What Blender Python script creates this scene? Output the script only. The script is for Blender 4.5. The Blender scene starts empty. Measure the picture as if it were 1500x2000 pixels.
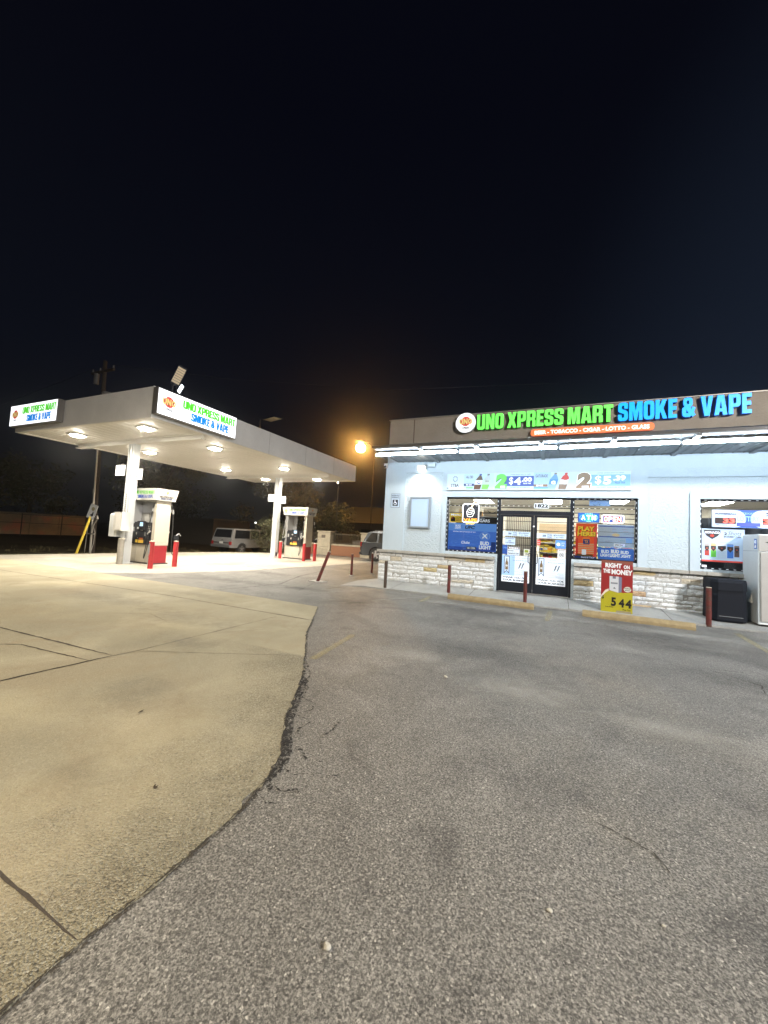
import bpy, bmesh, math, random
from mathutils import Vector, Matrix, noise
R = math.radians
sc = bpy.context.scene
COL = sc.collection
random.seed(7)

# ------------------------------------------------------------------ camera
YAW, PITCH, ROLL, FPX, EYE = R(24.11), R(3.555), R(3.095), 750.0, 1.55
_f = Vector((-math.sin(YAW)*math.cos(PITCH), math.cos(YAW)*math.cos(PITCH), math.sin(PITCH)))
_r0 = Vector((math.cos(YAW), math.sin(YAW), 0)); _u0 = _r0.cross(_f)
_r = _r0*math.cos(ROLL)+_u0*math.sin(ROLL); _u = -_r0*math.sin(ROLL)+_u0*math.cos(ROLL)
cam = bpy.data.cameras.new('camera'); cam_o = bpy.data.objects.new('camera', cam); COL.objects.link(cam_o)
cam.sensor_fit = 'VERTICAL'; cam.sensor_height = 36; cam.lens = FPX/2000*36
cam.clip_start = 0.05; cam.clip_end = 2000
cam_o.matrix_world = Matrix(((_r.x, _u.x, -_f.x, 0), (_r.y, _u.y, -_f.y, 0), (_r.z, _u.z, -_f.z, EYE), (0, 0, 0, 1)))
sc.camera = cam_o

# ------------------------------------------------------------------ world (moonless night sky with a little city glow)
w = bpy.data.worlds.new('World'); sc.world = w; w.use_nodes = True
nt = w.node_tree; bgn = nt.nodes['Background']
sky = nt.nodes.new('ShaderNodeTexSky'); sky.sky_type = 'NISHITA'; sky.sun_disc = False
sky.sun_elevation = R(-6); sky.sun_rotation = R(60)
tc = nt.nodes.new('ShaderNodeTexCoord'); sp = nt.nodes.new('ShaderNodeSeparateXYZ')
nt.links.new(tc.outputs['Generated'], sp.inputs[0])
cr = nt.nodes.new('ShaderNodeValToRGB'); nt.links.new(sp.outputs[2], cr.inputs[0])
cr.color_ramp.elements[0].position = 0.0; cr.color_ramp.elements[0].color = (0.0040, 0.0042, 0.0050, 1)
cr.color_ramp.elements[1].position = 0.75; cr.color_ramp.elements[1].color = (0.0014, 0.0018, 0.0048, 1)
e = cr.color_ramp.elements.new(0.32); e.color = (0.0030, 0.0040, 0.0078, 1)
dt = nt.nodes.new('ShaderNodeVectorMath'); dt.operation = 'DOT_PRODUCT'; nt.links.new(tc.outputs['Generated'], dt.inputs[0]); dt.inputs[1].default_value = (.66, .72, .22)
gm = nt.nodes.new('ShaderNodeMapRange'); gm.interpolation_type = 'SMOOTHSTEP'; gm.inputs[1].default_value = .70; gm.inputs[2].default_value = 1.02; nt.links.new(dt.outputs['Value'], gm.inputs[0])
gmx = nt.nodes.new('ShaderNodeMixRGB'); gmx.blend_type = 'ADD'; gmx.inputs[2].default_value = (.006, .010, .018, 1); nt.links.new(gm.outputs[0], gmx.inputs[0]); nt.links.new(cr.outputs[0], gmx.inputs[1])
mxw = nt.nodes.new('ShaderNodeMixRGB'); mxw.blend_type = 'ADD'; mxw.inputs[0].default_value = 0.05
nt.links.new(gmx.outputs[0], mxw.inputs[1]); nt.links.new(sky.outputs[0], mxw.inputs[2])
nt.links.new(mxw.outputs[0], bgn.inputs[0]); bgn.inputs[1].default_value = 1.0

sc.view_settings.view_transform = 'Standard'; sc.view_settings.look = 'None'
sc.view_settings.exposure = 0.0; sc.view_settings.gamma = 1.0
cy = sc.cycles
cy.use_denoising = True; cy.max_bounces = 6; cy.diffuse_bounces = 3; cy.glossy_bounces = 3
cy.transparent_max_bounces = 12; cy.transmission_bounces = 4; cy.sample_clamp_indirect = 4.0; cy.volume_bounces = 0
cy.caustics_reflective = False; cy.caustics_refractive = False
try:
    cy.denoiser = 'OPENIMAGEDENOISE'; cy.denoising_prefilter = 'ACCURATE'; cy.use_light_tree = True
except Exception: pass

# light strengths in one place
CANOPY_W = 310.0; TUBE_E = 80.0; FLOOD_W = 24.0; STORE_E = 34.0
SODIUM_E = 560.0; STREET_W = 5000.0; STREET2_W = 15500.0

# ------------------------------------------------------------------ helpers
def lin(c):
    return tuple((x/12.92 if x <= .04045 else ((x+.055)/1.055)**2.4) for x in c)
def srgb(r, g, b): return lin((r/255, g/255, b/255))
_mats = {}
def mat(name, col, rough=.6, metal=0., emit=0., ecol=None, bump=0., bscale=40., var=0., vscale=6., spec=.5, vcol=None):
    if name in _mats: return _mats[name]
    m = bpy.data.materials.new(name); m.use_nodes = True; n = m.node_tree.nodes; l = m.node_tree.links
    b = n['Principled BSDF']; c4 = (*col, 1)
    b.inputs['Base Color'].default_value = c4; b.inputs['Roughness'].default_value = rough
    b.inputs['Metallic'].default_value = metal; b.inputs['Specular IOR Level'].default_value = spec
    if emit:
        b.inputs['Emission Color'].default_value = (*(ecol or col), 1); b.inputs['Emission Strength'].default_value = emit
    if bump or var:
        t = n.new('ShaderNodeTexCoord')
    if var:
        nz = n.new('ShaderNodeTexNoise'); nz.inputs['Scale'].default_value = vscale; nz.inputs['Detail'].default_value = 8
        nz.inputs['Roughness'].default_value = .65
        l.new(t.outputs['Object'], nz.inputs['Vector'])
        mr = n.new('ShaderNodeMapRange'); mr.inputs[1].default_value = .3; mr.inputs[2].default_value = .7
        mr.inputs[3].default_value = 1-var; mr.inputs[4].default_value = 1+var*.6
        l.new(nz.outputs['Fac'], mr.inputs[0])
        mm = n.new('ShaderNodeMixRGB'); mm.blend_type = 'MULTIPLY'; mm.inputs[0].default_value = 1
        mm.inputs[1].default_value = c4; l.new(mr.outputs[0], mm.inputs[2])
        src = mm.outputs[0]
        if vcol is not None:
            m2 = n.new('ShaderNodeMixRGB'); m2.inputs[2].default_value = (*vcol, 1)
            nz2 = n.new('ShaderNodeTexNoise'); nz2.inputs['Scale'].default_value = vscale*.6; nz2.inputs['Detail'].default_value = 9
            l.new(t.outputs['Object'], nz2.inputs['Vector'])
            m3 = n.new('ShaderNodeMapRange'); m3.inputs[1].default_value = .5; m3.inputs[2].default_value = .66
            l.new(nz2.outputs['Fac'], m3.inputs[0]); l.new(m3.outputs[0], m2.inputs[0]); l.new(src, m2.inputs[1]); src = m2.outputs[0]
        l.new(src, b.inputs['Base Color'])
    if bump:
        nb = n.new('ShaderNodeTexNoise'); nb.inputs['Scale'].default_value = bscale; nb.inputs['Detail'].default_value = 6
        l.new(t.outputs['Object'], nb.inputs['Vector'])
        bp = n.new('ShaderNodeBump'); bp.inputs['Strength'].default_value = bump; bp.inputs['Distance'].default_value = .02
        l.new(nb.outputs['Fac'], bp.inputs['Height']); l.new(bp.outputs[0], b.inputs['Normal'])
    _mats[name] = m
    return m
def pmat(r, g, b, e=0., rough=.5):
    """printed / painted colour given as 0-255; e adds a glow of that colour"""
    return mat('print_%d_%d_%d_%d' % (r, g, b, int(e*10)), srgb(r, g, b), rough, emit=e)

ORG = {}
class MB:
    def __init__(s): s.v = []; s.f = []; s.fm = []; s.ms = []; s.M = None; s.c = None; s.cols = []
    def mi(s, m):
        if m not in s.ms: s.ms.append(m)
        return s.ms.index(m)
    def add(s, vs, fs, m, M=None):
        b = len(s.v); M = M if M is not None else s.M
        for p in vs:
            p = Vector(p)
            if M is not None: p = M @ p
            s.v.append(p); s.cols.append(s.c)
        k = s.mi(m)
        for f in fs: s.f.append([b+i for i in f]); s.fm.append(k)
    def box(s, x0, y0, z0, x1, y1, z1, m, M=None):
        vs = [(x0,y0,z0),(x1,y0,z0),(x1,y1,z0),(x0,y1,z0),(x0,y0,z1),(x1,y0,z1),(x1,y1,z1),(x0,y1,z1)]
        s.add(vs, [(3,2,1,0),(4,5,6,7),(0,1,5,4),(1,2,6,5),(2,3,7,6),(3,0,4,7)], m, M)
    def bbox(s, x0, y0, z0, x1, y1, z1, m, b=.02, M=None):
        """box with chamfered vertical + top edges"""
        def ring(z, i): return [(x0+b+i,y0+i,z),(x1-b-i,y0+i,z),(x1-i,y0+b+i,z),(x1-i,y1-b-i,z),(x1-b-i,y1-i,z),(x0+b+i,y1-i,z),(x0+i,y1-b-i,z),(x0+i,y0+b+i,z)]
        vs = ring(z0, 0)+ring(z1-b, 0)+ring(z1, b)
        fs = [tuple(reversed(range(8)))]+[(k*8+i, k*8+(i+1) % 8, (k+1)*8+(i+1) % 8, (k+1)*8+i) for k in (0, 1) for i in range(8)]+[tuple(range(16, 24))]
        s.add(vs, fs, m, M)
    def prism(s, pts, d0, d1, m, M=None, m2=None):
        """pts 2D (u,v) ccw, extruded along w from d0 to d1"""
        n = len(pts)
        vs = [(p[0], p[1], d0) for p in pts]+[(p[0], p[1], d1) for p in pts]
        s.add(vs, [tuple(reversed(range(n))), tuple(range(n, 2*n))], m, M)
        s.add(vs, [(i, (i+1) % n, n+(i+1) % n, n+i) for i in range(n)], m2 or m, M)
    def cyl(s, p0, p1, r0, r1, m, n=14, cap=True, M=None):
        p0, p1 = Vector(p0), Vector(p1); d = (p1-p0).normalized()
        a = d.orthogonal().normalized(); b = d.cross(a)
        vs = []
        for p, r in ((p0, r0), (p1, r1)):
            for i in range(n):
                t = 2*math.pi*i/n; vs.append(p+a*math.cos(t)*r+b*math.sin(t)*r)
        fs = [(i, (i+1) % n, n+(i+1) % n, n+i) for i in range(n)]
        if cap: fs += [tuple(reversed(range(n))), tuple(range(n, 2*n))]
        s.add(vs, fs, m, M)
    def tube(s, pts, r, m, n=8, M=None):
        pts = [Vector(p) for p in pts]; vs = []; fs = []; a = None
        for k, p in enumerate(pts):
            d = (pts[min(k+1, len(pts)-1)]-pts[max(k-1, 0)]).normalized()
            a = (d.orthogonal() if a is None else a-d*a.dot(d)).normalized(); b = d.cross(a)
            for i in range(n):
                t = 2*math.pi*i/n; vs.append(p+a*math.cos(t)*r+b*math.sin(t)*r)
        for k in range(len(pts)-1):
            for i in range(n): fs.append((k*n+i, k*n+(i+1) % n, (k+1)*n+(i+1) % n, (k+1)*n+i))
        fs += [tuple(reversed(range(n))), tuple(range(len(vs)-n, len(vs)))]
        s.add(vs, fs, m, M)
    def ball(s, c, r, m, n=10, k=7, sz=(1, 1, 1), M=None):
        vs = []; fs = []
        for j in range(k+1):
            ph = math.pi*j/k
            for i in range(n):
                t = 2*math.pi*i/n
                vs.append((c[0]+r*sz[0]*math.sin(ph)*math.cos(t), c[1]+r*sz[1]*math.sin(ph)*math.sin(t), c[2]-r*sz[2]*math.cos(ph)))
        for j in range(k):
            for i in range(n): fs.append((j*n+i, j*n+(i+1) % n, (j+1)*n+(i+1) % n, (j+1)*n+i))
        s.add(vs, fs, m, M)
    def build(s, name, parent=None, base=(0, 0, 0), smooth=False, fixn=True, loc=None):
        """one mesh object; base = its own origin (world); a child shares its parent's origin"""
        base = ORG.get(parent.name, Vector((0, 0, 0))) if parent else Vector(base)
        me = bpy.data.meshes.new(name)
        me.from_pydata([tuple(p-base) for p in s.v], [], s.f)
        for m in s.ms: me.materials.append(m)
        me.polygons.foreach_set('material_index', s.fm)
        if any(c is not None for c in s.cols):
            ca = me.color_attributes.new('Col', 'FLOAT_COLOR', 'POINT')
            for i, c in enumerate(s.cols): ca.data[i].color = (*(c or (1, 1, 1)), 1)
        if fixn:
            bm = bmesh.new(); bm.from_mesh(me); bmesh.ops.recalc_face_normals(bm, faces=bm.faces); bm.to_mesh(me); bm.free()
        if smooth:
            me.polygons.foreach_set('use_smooth', [True]*len(me.polygons))
            try: me.set_sharp_from_angle(angle=R(35))
            except Exception: pass
        me.update()
        o = bpy.data.objects.new(name, me); COL.objects.link(o)
        if parent: o.parent = parent
        else: o.location = base
        ORG[o.name] = base
        return o
def weld(o):
    bm = bmesh.new(); bm.from_mesh(o.data); bmesh.ops.remove_doubles(bm, verts=bm.verts, dist=.0004); bmesh.ops.recalc_face_normals(bm, faces=bm.faces); bm.to_mesh(o.data); bm.free()
def tag(o, label=None, cat=None, group=None, kind=None):
    if label: o['label'] = label
    if cat: o['category'] = cat
    if group: o['group'] = group
    if kind: o['kind'] = kind
    return o
def thing(name, base, label, cat, group=None):
    o = bpy.data.objects.new(name, None); COL.objects.link(o); o.location = base; o.empty_display_size = .2
    ORG[o.name] = Vector(base)
    return tag(o, label, cat, group)
def dup(o, loc, rot=None, label=None, parent=None):
    """copy of a thing with its parts and sub-parts"""
    c = o.copy(); COL.objects.link(c)
    if parent: c.parent = parent
    else:
        c.location = loc
        if rot is not None: c.rotation_euler = rot
        if label: c['label'] = label
    for ch in [x for x in COL.objects if x.parent == o]: dup(ch, None, parent=c)
    return c

# ---- lettering --------------------------------------------------------------
def curve_geo(setup, extrude=0.0, bevel=0.0):
    ob = setup(); ob.data.extrude = extrude; ob.data.bevel_depth = bevel; ob.data.resolution_u = 3
    COL.objects.link(ob); dg = bpy.context.evaluated_depsgraph_get(); dg.update()
    me = bpy.data.meshes.new_from_object(ob.evaluated_get(dg))
    vs = [v.co.copy() for v in me.vertices]; fs = [list(p.vertices) for p in me.polygons]
    d = ob.data; bpy.data.objects.remove(ob); bpy.data.curves.remove(d); bpy.data.meshes.remove(me)
    return vs, fs
_tc = {}
def text_geo(t, bold=0.02):
    k = (t, bold)
    if k not in _tc:
        def st():
            c = bpy.data.curves.new('t', 'FONT'); c.body = t; c.size = 1; c.offset = bold; c.fill_mode = 'FRONT'
            return bpy.data.objects.new('t', c)
        vs, fs = curve_geo(st)
        if not vs: vs, fs = [Vector((0, 0, 0)), Vector((1, 0, 0)), Vector((0, 1, 0))], []
        x0 = min(v.x for v in vs); x1 = max(v.x for v in vs); y0 = min(v.y for v in vs); y1 = max(v.y for v in vs)
        _tc[k] = ([((v.x-x0)/(x1-x0), (v.y-y0)/(y1-y0)) for v in vs], fs)
    return _tc[k]
# heavy condensed capitals drawn by hand: (width, outer, holes), points are (x, y[, corner radius])
s_ = .2
GLY = {
 'U': (.56, [(0,1),(s_,1),(s_,.18,.06),(.36,.18,.06),(.36,1),(.56,1),(.56,0,.2),(0,0,.2)], []),
 'N': (.58, [(0,0),(0,1),(.2,1),(.39,.5),(.39,1),(.58,1),(.58,0),(.39,0),(.19,.5),(.19,0)], []),
 'O': (.56, [(0,0,.22),(0,1,.22),(.56,1,.22),(.56,0,.22)], [[(.2,.17,.06),(.36,.17,.06),(.36,.83,.06),(.2,.83,.06)]]),
 'X': (.6, [(0,0),(.17,.5),(.01,1),(.21,1),(.3,.7),(.39,1),(.59,1),(.43,.5),(.6,0),(.4,0),(.3,.31),(.2,0)], []),
 'P': (.54, [(0,0),(0,1),(.54,1,.17),(.54,.36,.17),(.2,.36),(.2,0)], [[(.2,.53),(.35,.53,.05),(.35,.84,.05),(.2,.84)]]),
 'R': (.56, [(0,0),(0,1),(.55,1,.17),(.55,.52,.1),(.47,.465,.02),(.56,.4,.08),(.56,0),(.36,0),(.36,.4,.05),(.2,.4),(.2,0)], [[(.2,.56),(.35,.56,.05),(.35,.84,.05),(.2,.84)]]),
 'E': (.43, [(0,0),(0,1),(.43,1),(.43,.82),(.2,.82),(.2,.6),(.4,.6),(.4,.42),(.2,.42),(.2,.18),(.43,.18),(.43,0)], []),
 'S': (.54, [(.54,.66),(.54,1,.2),(0,1,.2),(0,.5,.13),(.34,.38,.04),(.34,.16,.05),(.2,.16,.05),(.2,.34),(0,.34),(0,0,.2),(.54,0,.2),(.54,.52,.15),(.2,.64,.04),(.2,.85,.05),(.34,.85,.05),(.34,.66)], []),
 'M': (.72, [(0,0),(0,1),(.26,1),(.36,.48),(.46,1),(.72,1),(.72,0),(.54,0),(.54,.62),(.42,0),(.3,0),(.18,.62),(.18,0)], []),
 'A': (.6, [(0,0),(.15,1),(.45,1),(.6,0),(.4,0),(.38,.17),(.22,.17),(.2,0)], [[(.24,.33),(.36,.33),(.3,.78)]]),
 'T': (.5, [(0,1),(.5,1),(.5,.82),(.35,.82),(.35,0),(.15,0),(.15,.82),(0,.82)], []),
 'K': (.6, [(0,0),(0,1),(.2,1),(.2,.62),(.36,1),(.57,1),(.4,.54),(.6,0),(.39,0),(.27,.38),(.2,.28),(.2,0)], []),
 'V': (.58, [(0,1),(.2,1),(.29,.3),(.38,1),(.58,1),(.41,0),(.17,0)], []),
 '&': (.66, [(0,.0,.2),(0,.46,.13),(.13,.54,.05),(.06,.66,.08),(.06,1,.2),(.52,1,.2),(.52,.62,.12),(.4,.5,.04),(.46,.38),(.5,.52),(.66,.46),(.57,.22),(.66,.1),(.52,0),(.45,.08),(.4,0,.1)],
      [[(.19,.18,.06),(.33,.18,.04),(.2,.4,.06)], [(.22,.86,.05),(.22,.66,.05),(.35,.66,.05),(.35,.86,.05)]]),
}
def rounded(pts):
    out = []; n = len(pts)
    for i, p in enumerate(pts):
        P = Vector(p[:2]); r = p[2] if len(p) > 2 else 0
        if r <= 0: out.append(P); continue
        A = Vector(pts[i-1][:2]); B = Vector(pts[(i+1) % n][:2])
        a = (A-P).normalized(); b = (B-P).normalized(); r = min(r, (A-P).length*.5, (B-P).length*.5)
        for t in (0, .25, .5, .75, 1):
            q = P+a*r*(1-t)**2+b*r*t**2; out.append(q)
    return out
_gc = {}
def glyph_geo(ch, extrude=0.0, bevel=0.0):
    k = (ch, extrude, bevel)
    if k not in _gc:
        wd, outer, holes = GLY[ch]
        def st():
            c = bpy.data.curves.new('g', 'CURVE'); c.dimensions = '2D'; c.fill_mode = 'BOTH' if extrude else 'FRONT'
            for pl in [outer]+holes:
                q = rounded(pl); s = c.splines.new('POLY'); s.points.add(len(q)-1)
                for i, p in enumerate(q): s.points[i].co = (p.x, p.y, 0, 1)
                s.use_cyclic_u = True
            return bpy.data.objects.new('g', c)
        _gc[k] = (wd,)+tuple(curve_geo(st, extrude, bevel))
    return _gc[k]
def layout(t, gap=.055, space=.26):
    x = 0; out = []
    for ch in t:
        if ch == ' ': x += space-gap; continue
        out.append((ch, x)); x += GLY[ch][0]+gap
    return out, x-gap

class Sheet:
    """a flat printed face in its own plane: O lower-left corner, U right, V up, size w x h; art in 0..1 fractions"""
    def __init__(s, O, U, V, w, h, mb=None):
        s.O, s.U, s.V = Vector(O), Vector(U).normalized(), Vector(V).normalized(); s.N = s.U.cross(s.V); s.w, s.h = w, h
        s.mb = mb or MB(); s.z = 0.0
        s.M = Matrix(((s.U.x, s.V.x, s.N.x, s.O.x), (s.U.y, s.V.y, s.N.y, s.O.y), (s.U.z, s.V.z, s.N.z, s.O.z), (0, 0, 0, 1)))
    def slab(s, m, t=.01, m2=None):
        s.mb.box(0, 0, 0, s.w, s.h, t, m, s.M); s.z = t; return s
    def frame(s, m, b, t):
        s.mb.box(0, 0, 0, s.w, b, t, m, s.M); s.mb.box(0, s.h-b, 0, s.w, s.h, t, m, s.M)
        s.mb.box(0, b, 0, b, s.h-b, t, m, s.M); s.mb.box(s.w-b, b, 0, s.w, s.h-b, t, m, s.M); return s
    def up(s, d=.002): s.z += d; return s
    def rect(s, a, b, c, d, m, k=0):
        z = s.z+.0015+k*.0015
        s.mb.add([(a*s.w, b*s.h, z), (c*s.w, b*s.h, z), (c*s.w, d*s.h, z), (a*s.w, d*s.h, z)], [(0, 1, 2, 3)], m, s.M); return s
    def poly(s, pts, m, k=0):
        z = s.z+.0015+k*.0015
        s.mb.add([(p[0]*s.w, p[1]*s.h, z) for p in pts], [tuple(range(len(pts)))], m, s.M); return s
    def disc(s, cx, cy_, r, m, k=0, sy=1., n=24, r0=None):
        z = s.z+.0015+k*.0015
        o = [(cx*s.w+r*math.cos(2*math.pi*i/n), cy_*s.h+r*sy*math.sin(2*math.pi*i/n), z) for i in range(n)]
        if r0 is None: s.mb.add(o, [tuple(range(n))], m, s.M)
        else:
            q = [(cx*s.w+r0*math.cos(2*math.pi*i/n), cy_*s.h+r0*sy*math.sin(2*math.pi*i/n), z) for i in range(n)]
            s.mb.add(o+q, [(i, (i+1) % n, n+(i+1) % n, n+i) for i in range(n)], m, s.M)
        return s
    def text(s, t, a, b, c, d, m, k=1, bold=.02, slant=0.):
        z = s.z+.0015+k*.0015; vs, fs = text_geo(t, bold)
        s.mb.add([((a+(c-a)*u)*s.w+slant*v*(d-b)*s.h, (b+(d-b)*v)*s.h, z) for u, v in vs], fs, m, s.M); return s
    def block(s, t, a, b, c, d, m, k=1):
        z = s.z+.0015+k*.0015; lay, tw = layout(t)
        for ch, x in lay:
            wd, vs, fs = glyph_geo(ch)
            s.mb.add([((a+(c-a)*(x+v.x)/tw)*s.w, (b+(d-b)*v.y)*s.h, z) for v in vs], fs, m, s.M)
        return s
    def build(s, name, parent=None, base=None): return s.mb.build(name, parent, base if base is not None else s.O, fixn=False)
XU, ZU, YU = Vector((1, 0, 0)), Vector((0, 0, 1)), Vector((0, 1, 0))
def face(x0, z0, x1, z1, y): return Sheet((x0, y, z0), XU, ZU, x1-x0, z1-z0)      # faces the street (-y)

# ------------------------------------------------------------------ common materials
WHITE = pmat(235, 238, 240); BLACK = mat('black_paint', (.012, .012, .014), .4)
M_asph = None
def ground_material(name, base, speck, dark, bump, grain, patchscale, spec=.5, rough=.8, tint=None, fine=False, edge=False, stain=None, sp=(.80, 1.0), pit=.4, dist=.018, lumps=40, pits=None):
    m = bpy.data.materials.new(name); m.use_nodes = True; n = m.node_tree.nodes; l = m.node_tree.links; b = n['Principled BSDF']
    t = n.new('ShaderNodeTexCoord')
    def noi(scale, det=8, rg=.6, dist=0):
        q = n.new('ShaderNodeTexNoise'); q.inputs['Scale'].default_value = scale; q.inputs['Detail'].default_value = det
        q.inputs['Roughness'].default_value = rg; q.inputs['Distortion'].default_value = dist; l.new(t.outputs['Object'], q.inputs['Vector']); return q.outputs['Fac']
    def rng(src, a, b_, c=0., d=1.):
        q = n.new('ShaderNodeMapRange'); q.inputs[1].default_value = a; q.inputs[2].default_value = b_; q.inputs[3].default_value = c; q.inputs[4].default_value = d
        l.new(src, q.inputs[0]); return q.outputs[0]
    def mix(f, c1, c2, mode='MIX'):
        q = n.new('ShaderNodeMixRGB'); q.blend_type = mode
        for i, x in enumerate((f, c1, c2)):
            if hasattr(x, 'links'): l.new(x, q.inputs[i])
            else: q.inputs[i].default_value = x if i == 0 else (*x, 1)
        return q.outputs[0]
    def vor(scale, out='Distance', feat='F1'):
        q = n.new('ShaderNodeTexVoronoi'); q.feature = feat; q.inputs['Scale'].default_value = scale; l.new(t.outputs['Object'], q.inputs['Vector']); return q.outputs[out]
    c = mix(rng(noi(patchscale, 10, .62, .6), .36, .66), dark, base)
    c = mix(rng(noi(patchscale*.28, 6, .55, .3), .42, .62, 0, .65), c, tuple(x*.62 for x in base))
    if tint is not None: c = mix(rng(noi(patchscale*.5, 8, .6), .5, .68, 0, .8), c, tint)
    if stain is not None:
        c = mix(rng(noi(1.5, 9, .62, 1.1), .53, .70, 0, .75), c, stain); c = mix(rng(noi(.42, 7, .6, .8), .54, .68, 0, .8), c, stain)
        c = mix(rng(noi(.8, 8, .55, .5), .54, .70, 0, .55 if pits is not None else .18), c, tuple(x*1.5 for x in base))
    rf = None
    if edge:      # weathered margin where the cast slab lost its skin along the curved edge
        sx = n.new('ShaderNodeSeparateXYZ'); l.new(t.outputs['Object'], sx.inputs[0])
        fc = n.new('ShaderNodeFloatCurve'); cu = fc.mapping.curves[0]
        pts = [(.7, -1.53), (1.35, -1.53), (1.68, -1.535), (2.0, -1.6), (2.4, -1.8), (2.73, -2.02), (3.19, -2.25), (4.12, -2.82), (4.94, -3.39), (5.9, -3.92), (6.88, -4.47)]
        cu.points[0].location = (0, .694); cu.points[1].location = (1, .1)
        for yy, xx in pts: cu.points.new(yy/7, (xx+5)/5)
        fc.mapping.update(); l.new(rng(sx.outputs[1], 0, 7, 0, 1), fc.inputs['Value'])
        ex = rng(fc.outputs[0], 0, 1, -5, 0)
        sb = n.new('ShaderNodeMath'); sb.operation = 'SUBTRACT'; l.new(sx.outputs[0], sb.inputs[0]); l.new(ex, sb.inputs[1])
        ad = n.new('ShaderNodeMath'); ad.operation = 'ADD'; l.new(sb.outputs[0], ad.inputs[0]); l.new(rng(noi(1.8, 6, .6), .3, .7, -.35, .35), ad.inputs[1])
        ml = n.new('ShaderNodeMath'); ml.operation = 'MULTIPLY'; l.new(rng(ad.outputs[0], -.8, -.12, .28, 1), ml.inputs[0]); l.new(rng(sx.outputs[1], 4.05, 4.12, 1, .08), ml.inputs[1]); rf = ml.outputs[0]
    cell = n.new('ShaderNodeSeparateColor'); l.new(vor(grain, 'Color'), cell.inputs[0])
    f1 = rng(cell.outputs[0], sp[0], sp[1], 0, .7); f2 = rng(cell.outputs[1], .0, .3, pit, 0)
    if rf is not None:
        def mul(a_, b_):
            q = n.new('ShaderNodeMath'); q.operation = 'MULTIPLY'; l.new(a_, q.inputs[0]); l.new(b_, q.inputs[1]); return q.outputs[0]
        f1, f2 = mul(f1, rf), mul(f2, rf)
    c = mix(f1, c, speck); c = mix(f2, c, tuple(x*.25 for x in base))
    if pits is not None:
        c = mix(1.0, c, rng(cell.outputs[2], 0, 1, .5, 1.5), 'MULTIPLY')
        cell2 = n.new('ShaderNodeSeparateColor'); l.new(vor(grain*1.9, 'Color'), cell2.inputs[0]); c = mix(1.0, c, rng(cell2.outputs[0], 0, 1, .6, 1.4), 'MULTIPLY')
    if fine: c = mix(rng(noi(90, 4, .8), .55, .8, 0, .35), c, tuple(x*.5 for x in base))
    lump = noi(lumps, 9, .72, .4)
    if pits is not None: c = mix(rng(lump, .38, .52, pits, 0), c, tuple(x*.2 for x in base)); c = mix(rng(lump, .53, .68, 0, .6), c, speck)
    l.new(c, b.inputs['Base Color'])
    h1 = vor(grain); h2 = vor(grain*.37)
    h = n.new('ShaderNodeMath'); h.operation = 'ADD'
    k = n.new('ShaderNodeMath'); k.operation = 'MULTIPLY'; k.inputs[1].default_value = .55; l.new(h2, k.inputs[0])
    l.new(h1, h.inputs[0]); l.new(k.outputs[0], h.inputs[1])
    # worn areas are smoother: the relief is scaled by a large noise
    mm = n.new('ShaderNodeMath'); mm.operation = 'MULTIPLY'; l.new(h.outputs[0], mm.inputs[0]); l.new(rng(noi(1.3, 5, .6), .3, .65, .35, 1.15), mm.inputs[1])
    nn = n.new('ShaderNodeMath'); nn.operation = 'SUBTRACT'; 
    lm_ = n.new('ShaderNodeMath'); lm_.operation = 'MULTIPLY'; l.new(lump, lm_.inputs[0]); lm_.inputs[1].default_value = 2.2 if pits is not None else .8; l.new(lm_.outputs[0], nn.inputs[0]); l.new(mm.outputs[0], nn.inputs[1])
    bp = n.new('ShaderNodeBump'); bp.inputs['Strength'].default_value = bump; bp.inputs['Distance'].default_value = dist
    l.new(nn.outputs[0], bp.inputs['Height'])
    if rf is not None: l.new(rng(rf, 0, 1, bump, 1.0), bp.inputs['Strength']); l.new(bp.outputs[0], b.inputs['Normal'])
    b.inputs['Roughness'].default_value = rough; b.inputs['Specular IOR Level'].default_value = spec
    return m

# ------------------------------------------------------------------ THE SETTING
def poly_sheet(name, pts, z, m, kind='structure', skirt=0, sub=0):
    mb = MB(); mb.add([(p[0], p[1], z) for p in pts], [tuple(range(len(pts)))], m)
    if skirt:
        n = len(pts); cx = sum(p[0] for p in pts)/n; cy_ = sum(p[1] for p in pts)/n
        vs = [(p[0], p[1], z) for p in pts]
        for p in pts:
            d = Vector((p[0]-cx, p[1]-cy_)).normalized()*.9; vs.append((p[0]+d.x, p[1]+d.y, z-skirt))
        mb.add(vs, [(i, (i+1) % n, n+(i+1) % n, n+i) for i in range(n)], m)
    o = mb.build(name, None, (0, 0, 0)); tag(o, kind=kind); return o

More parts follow.
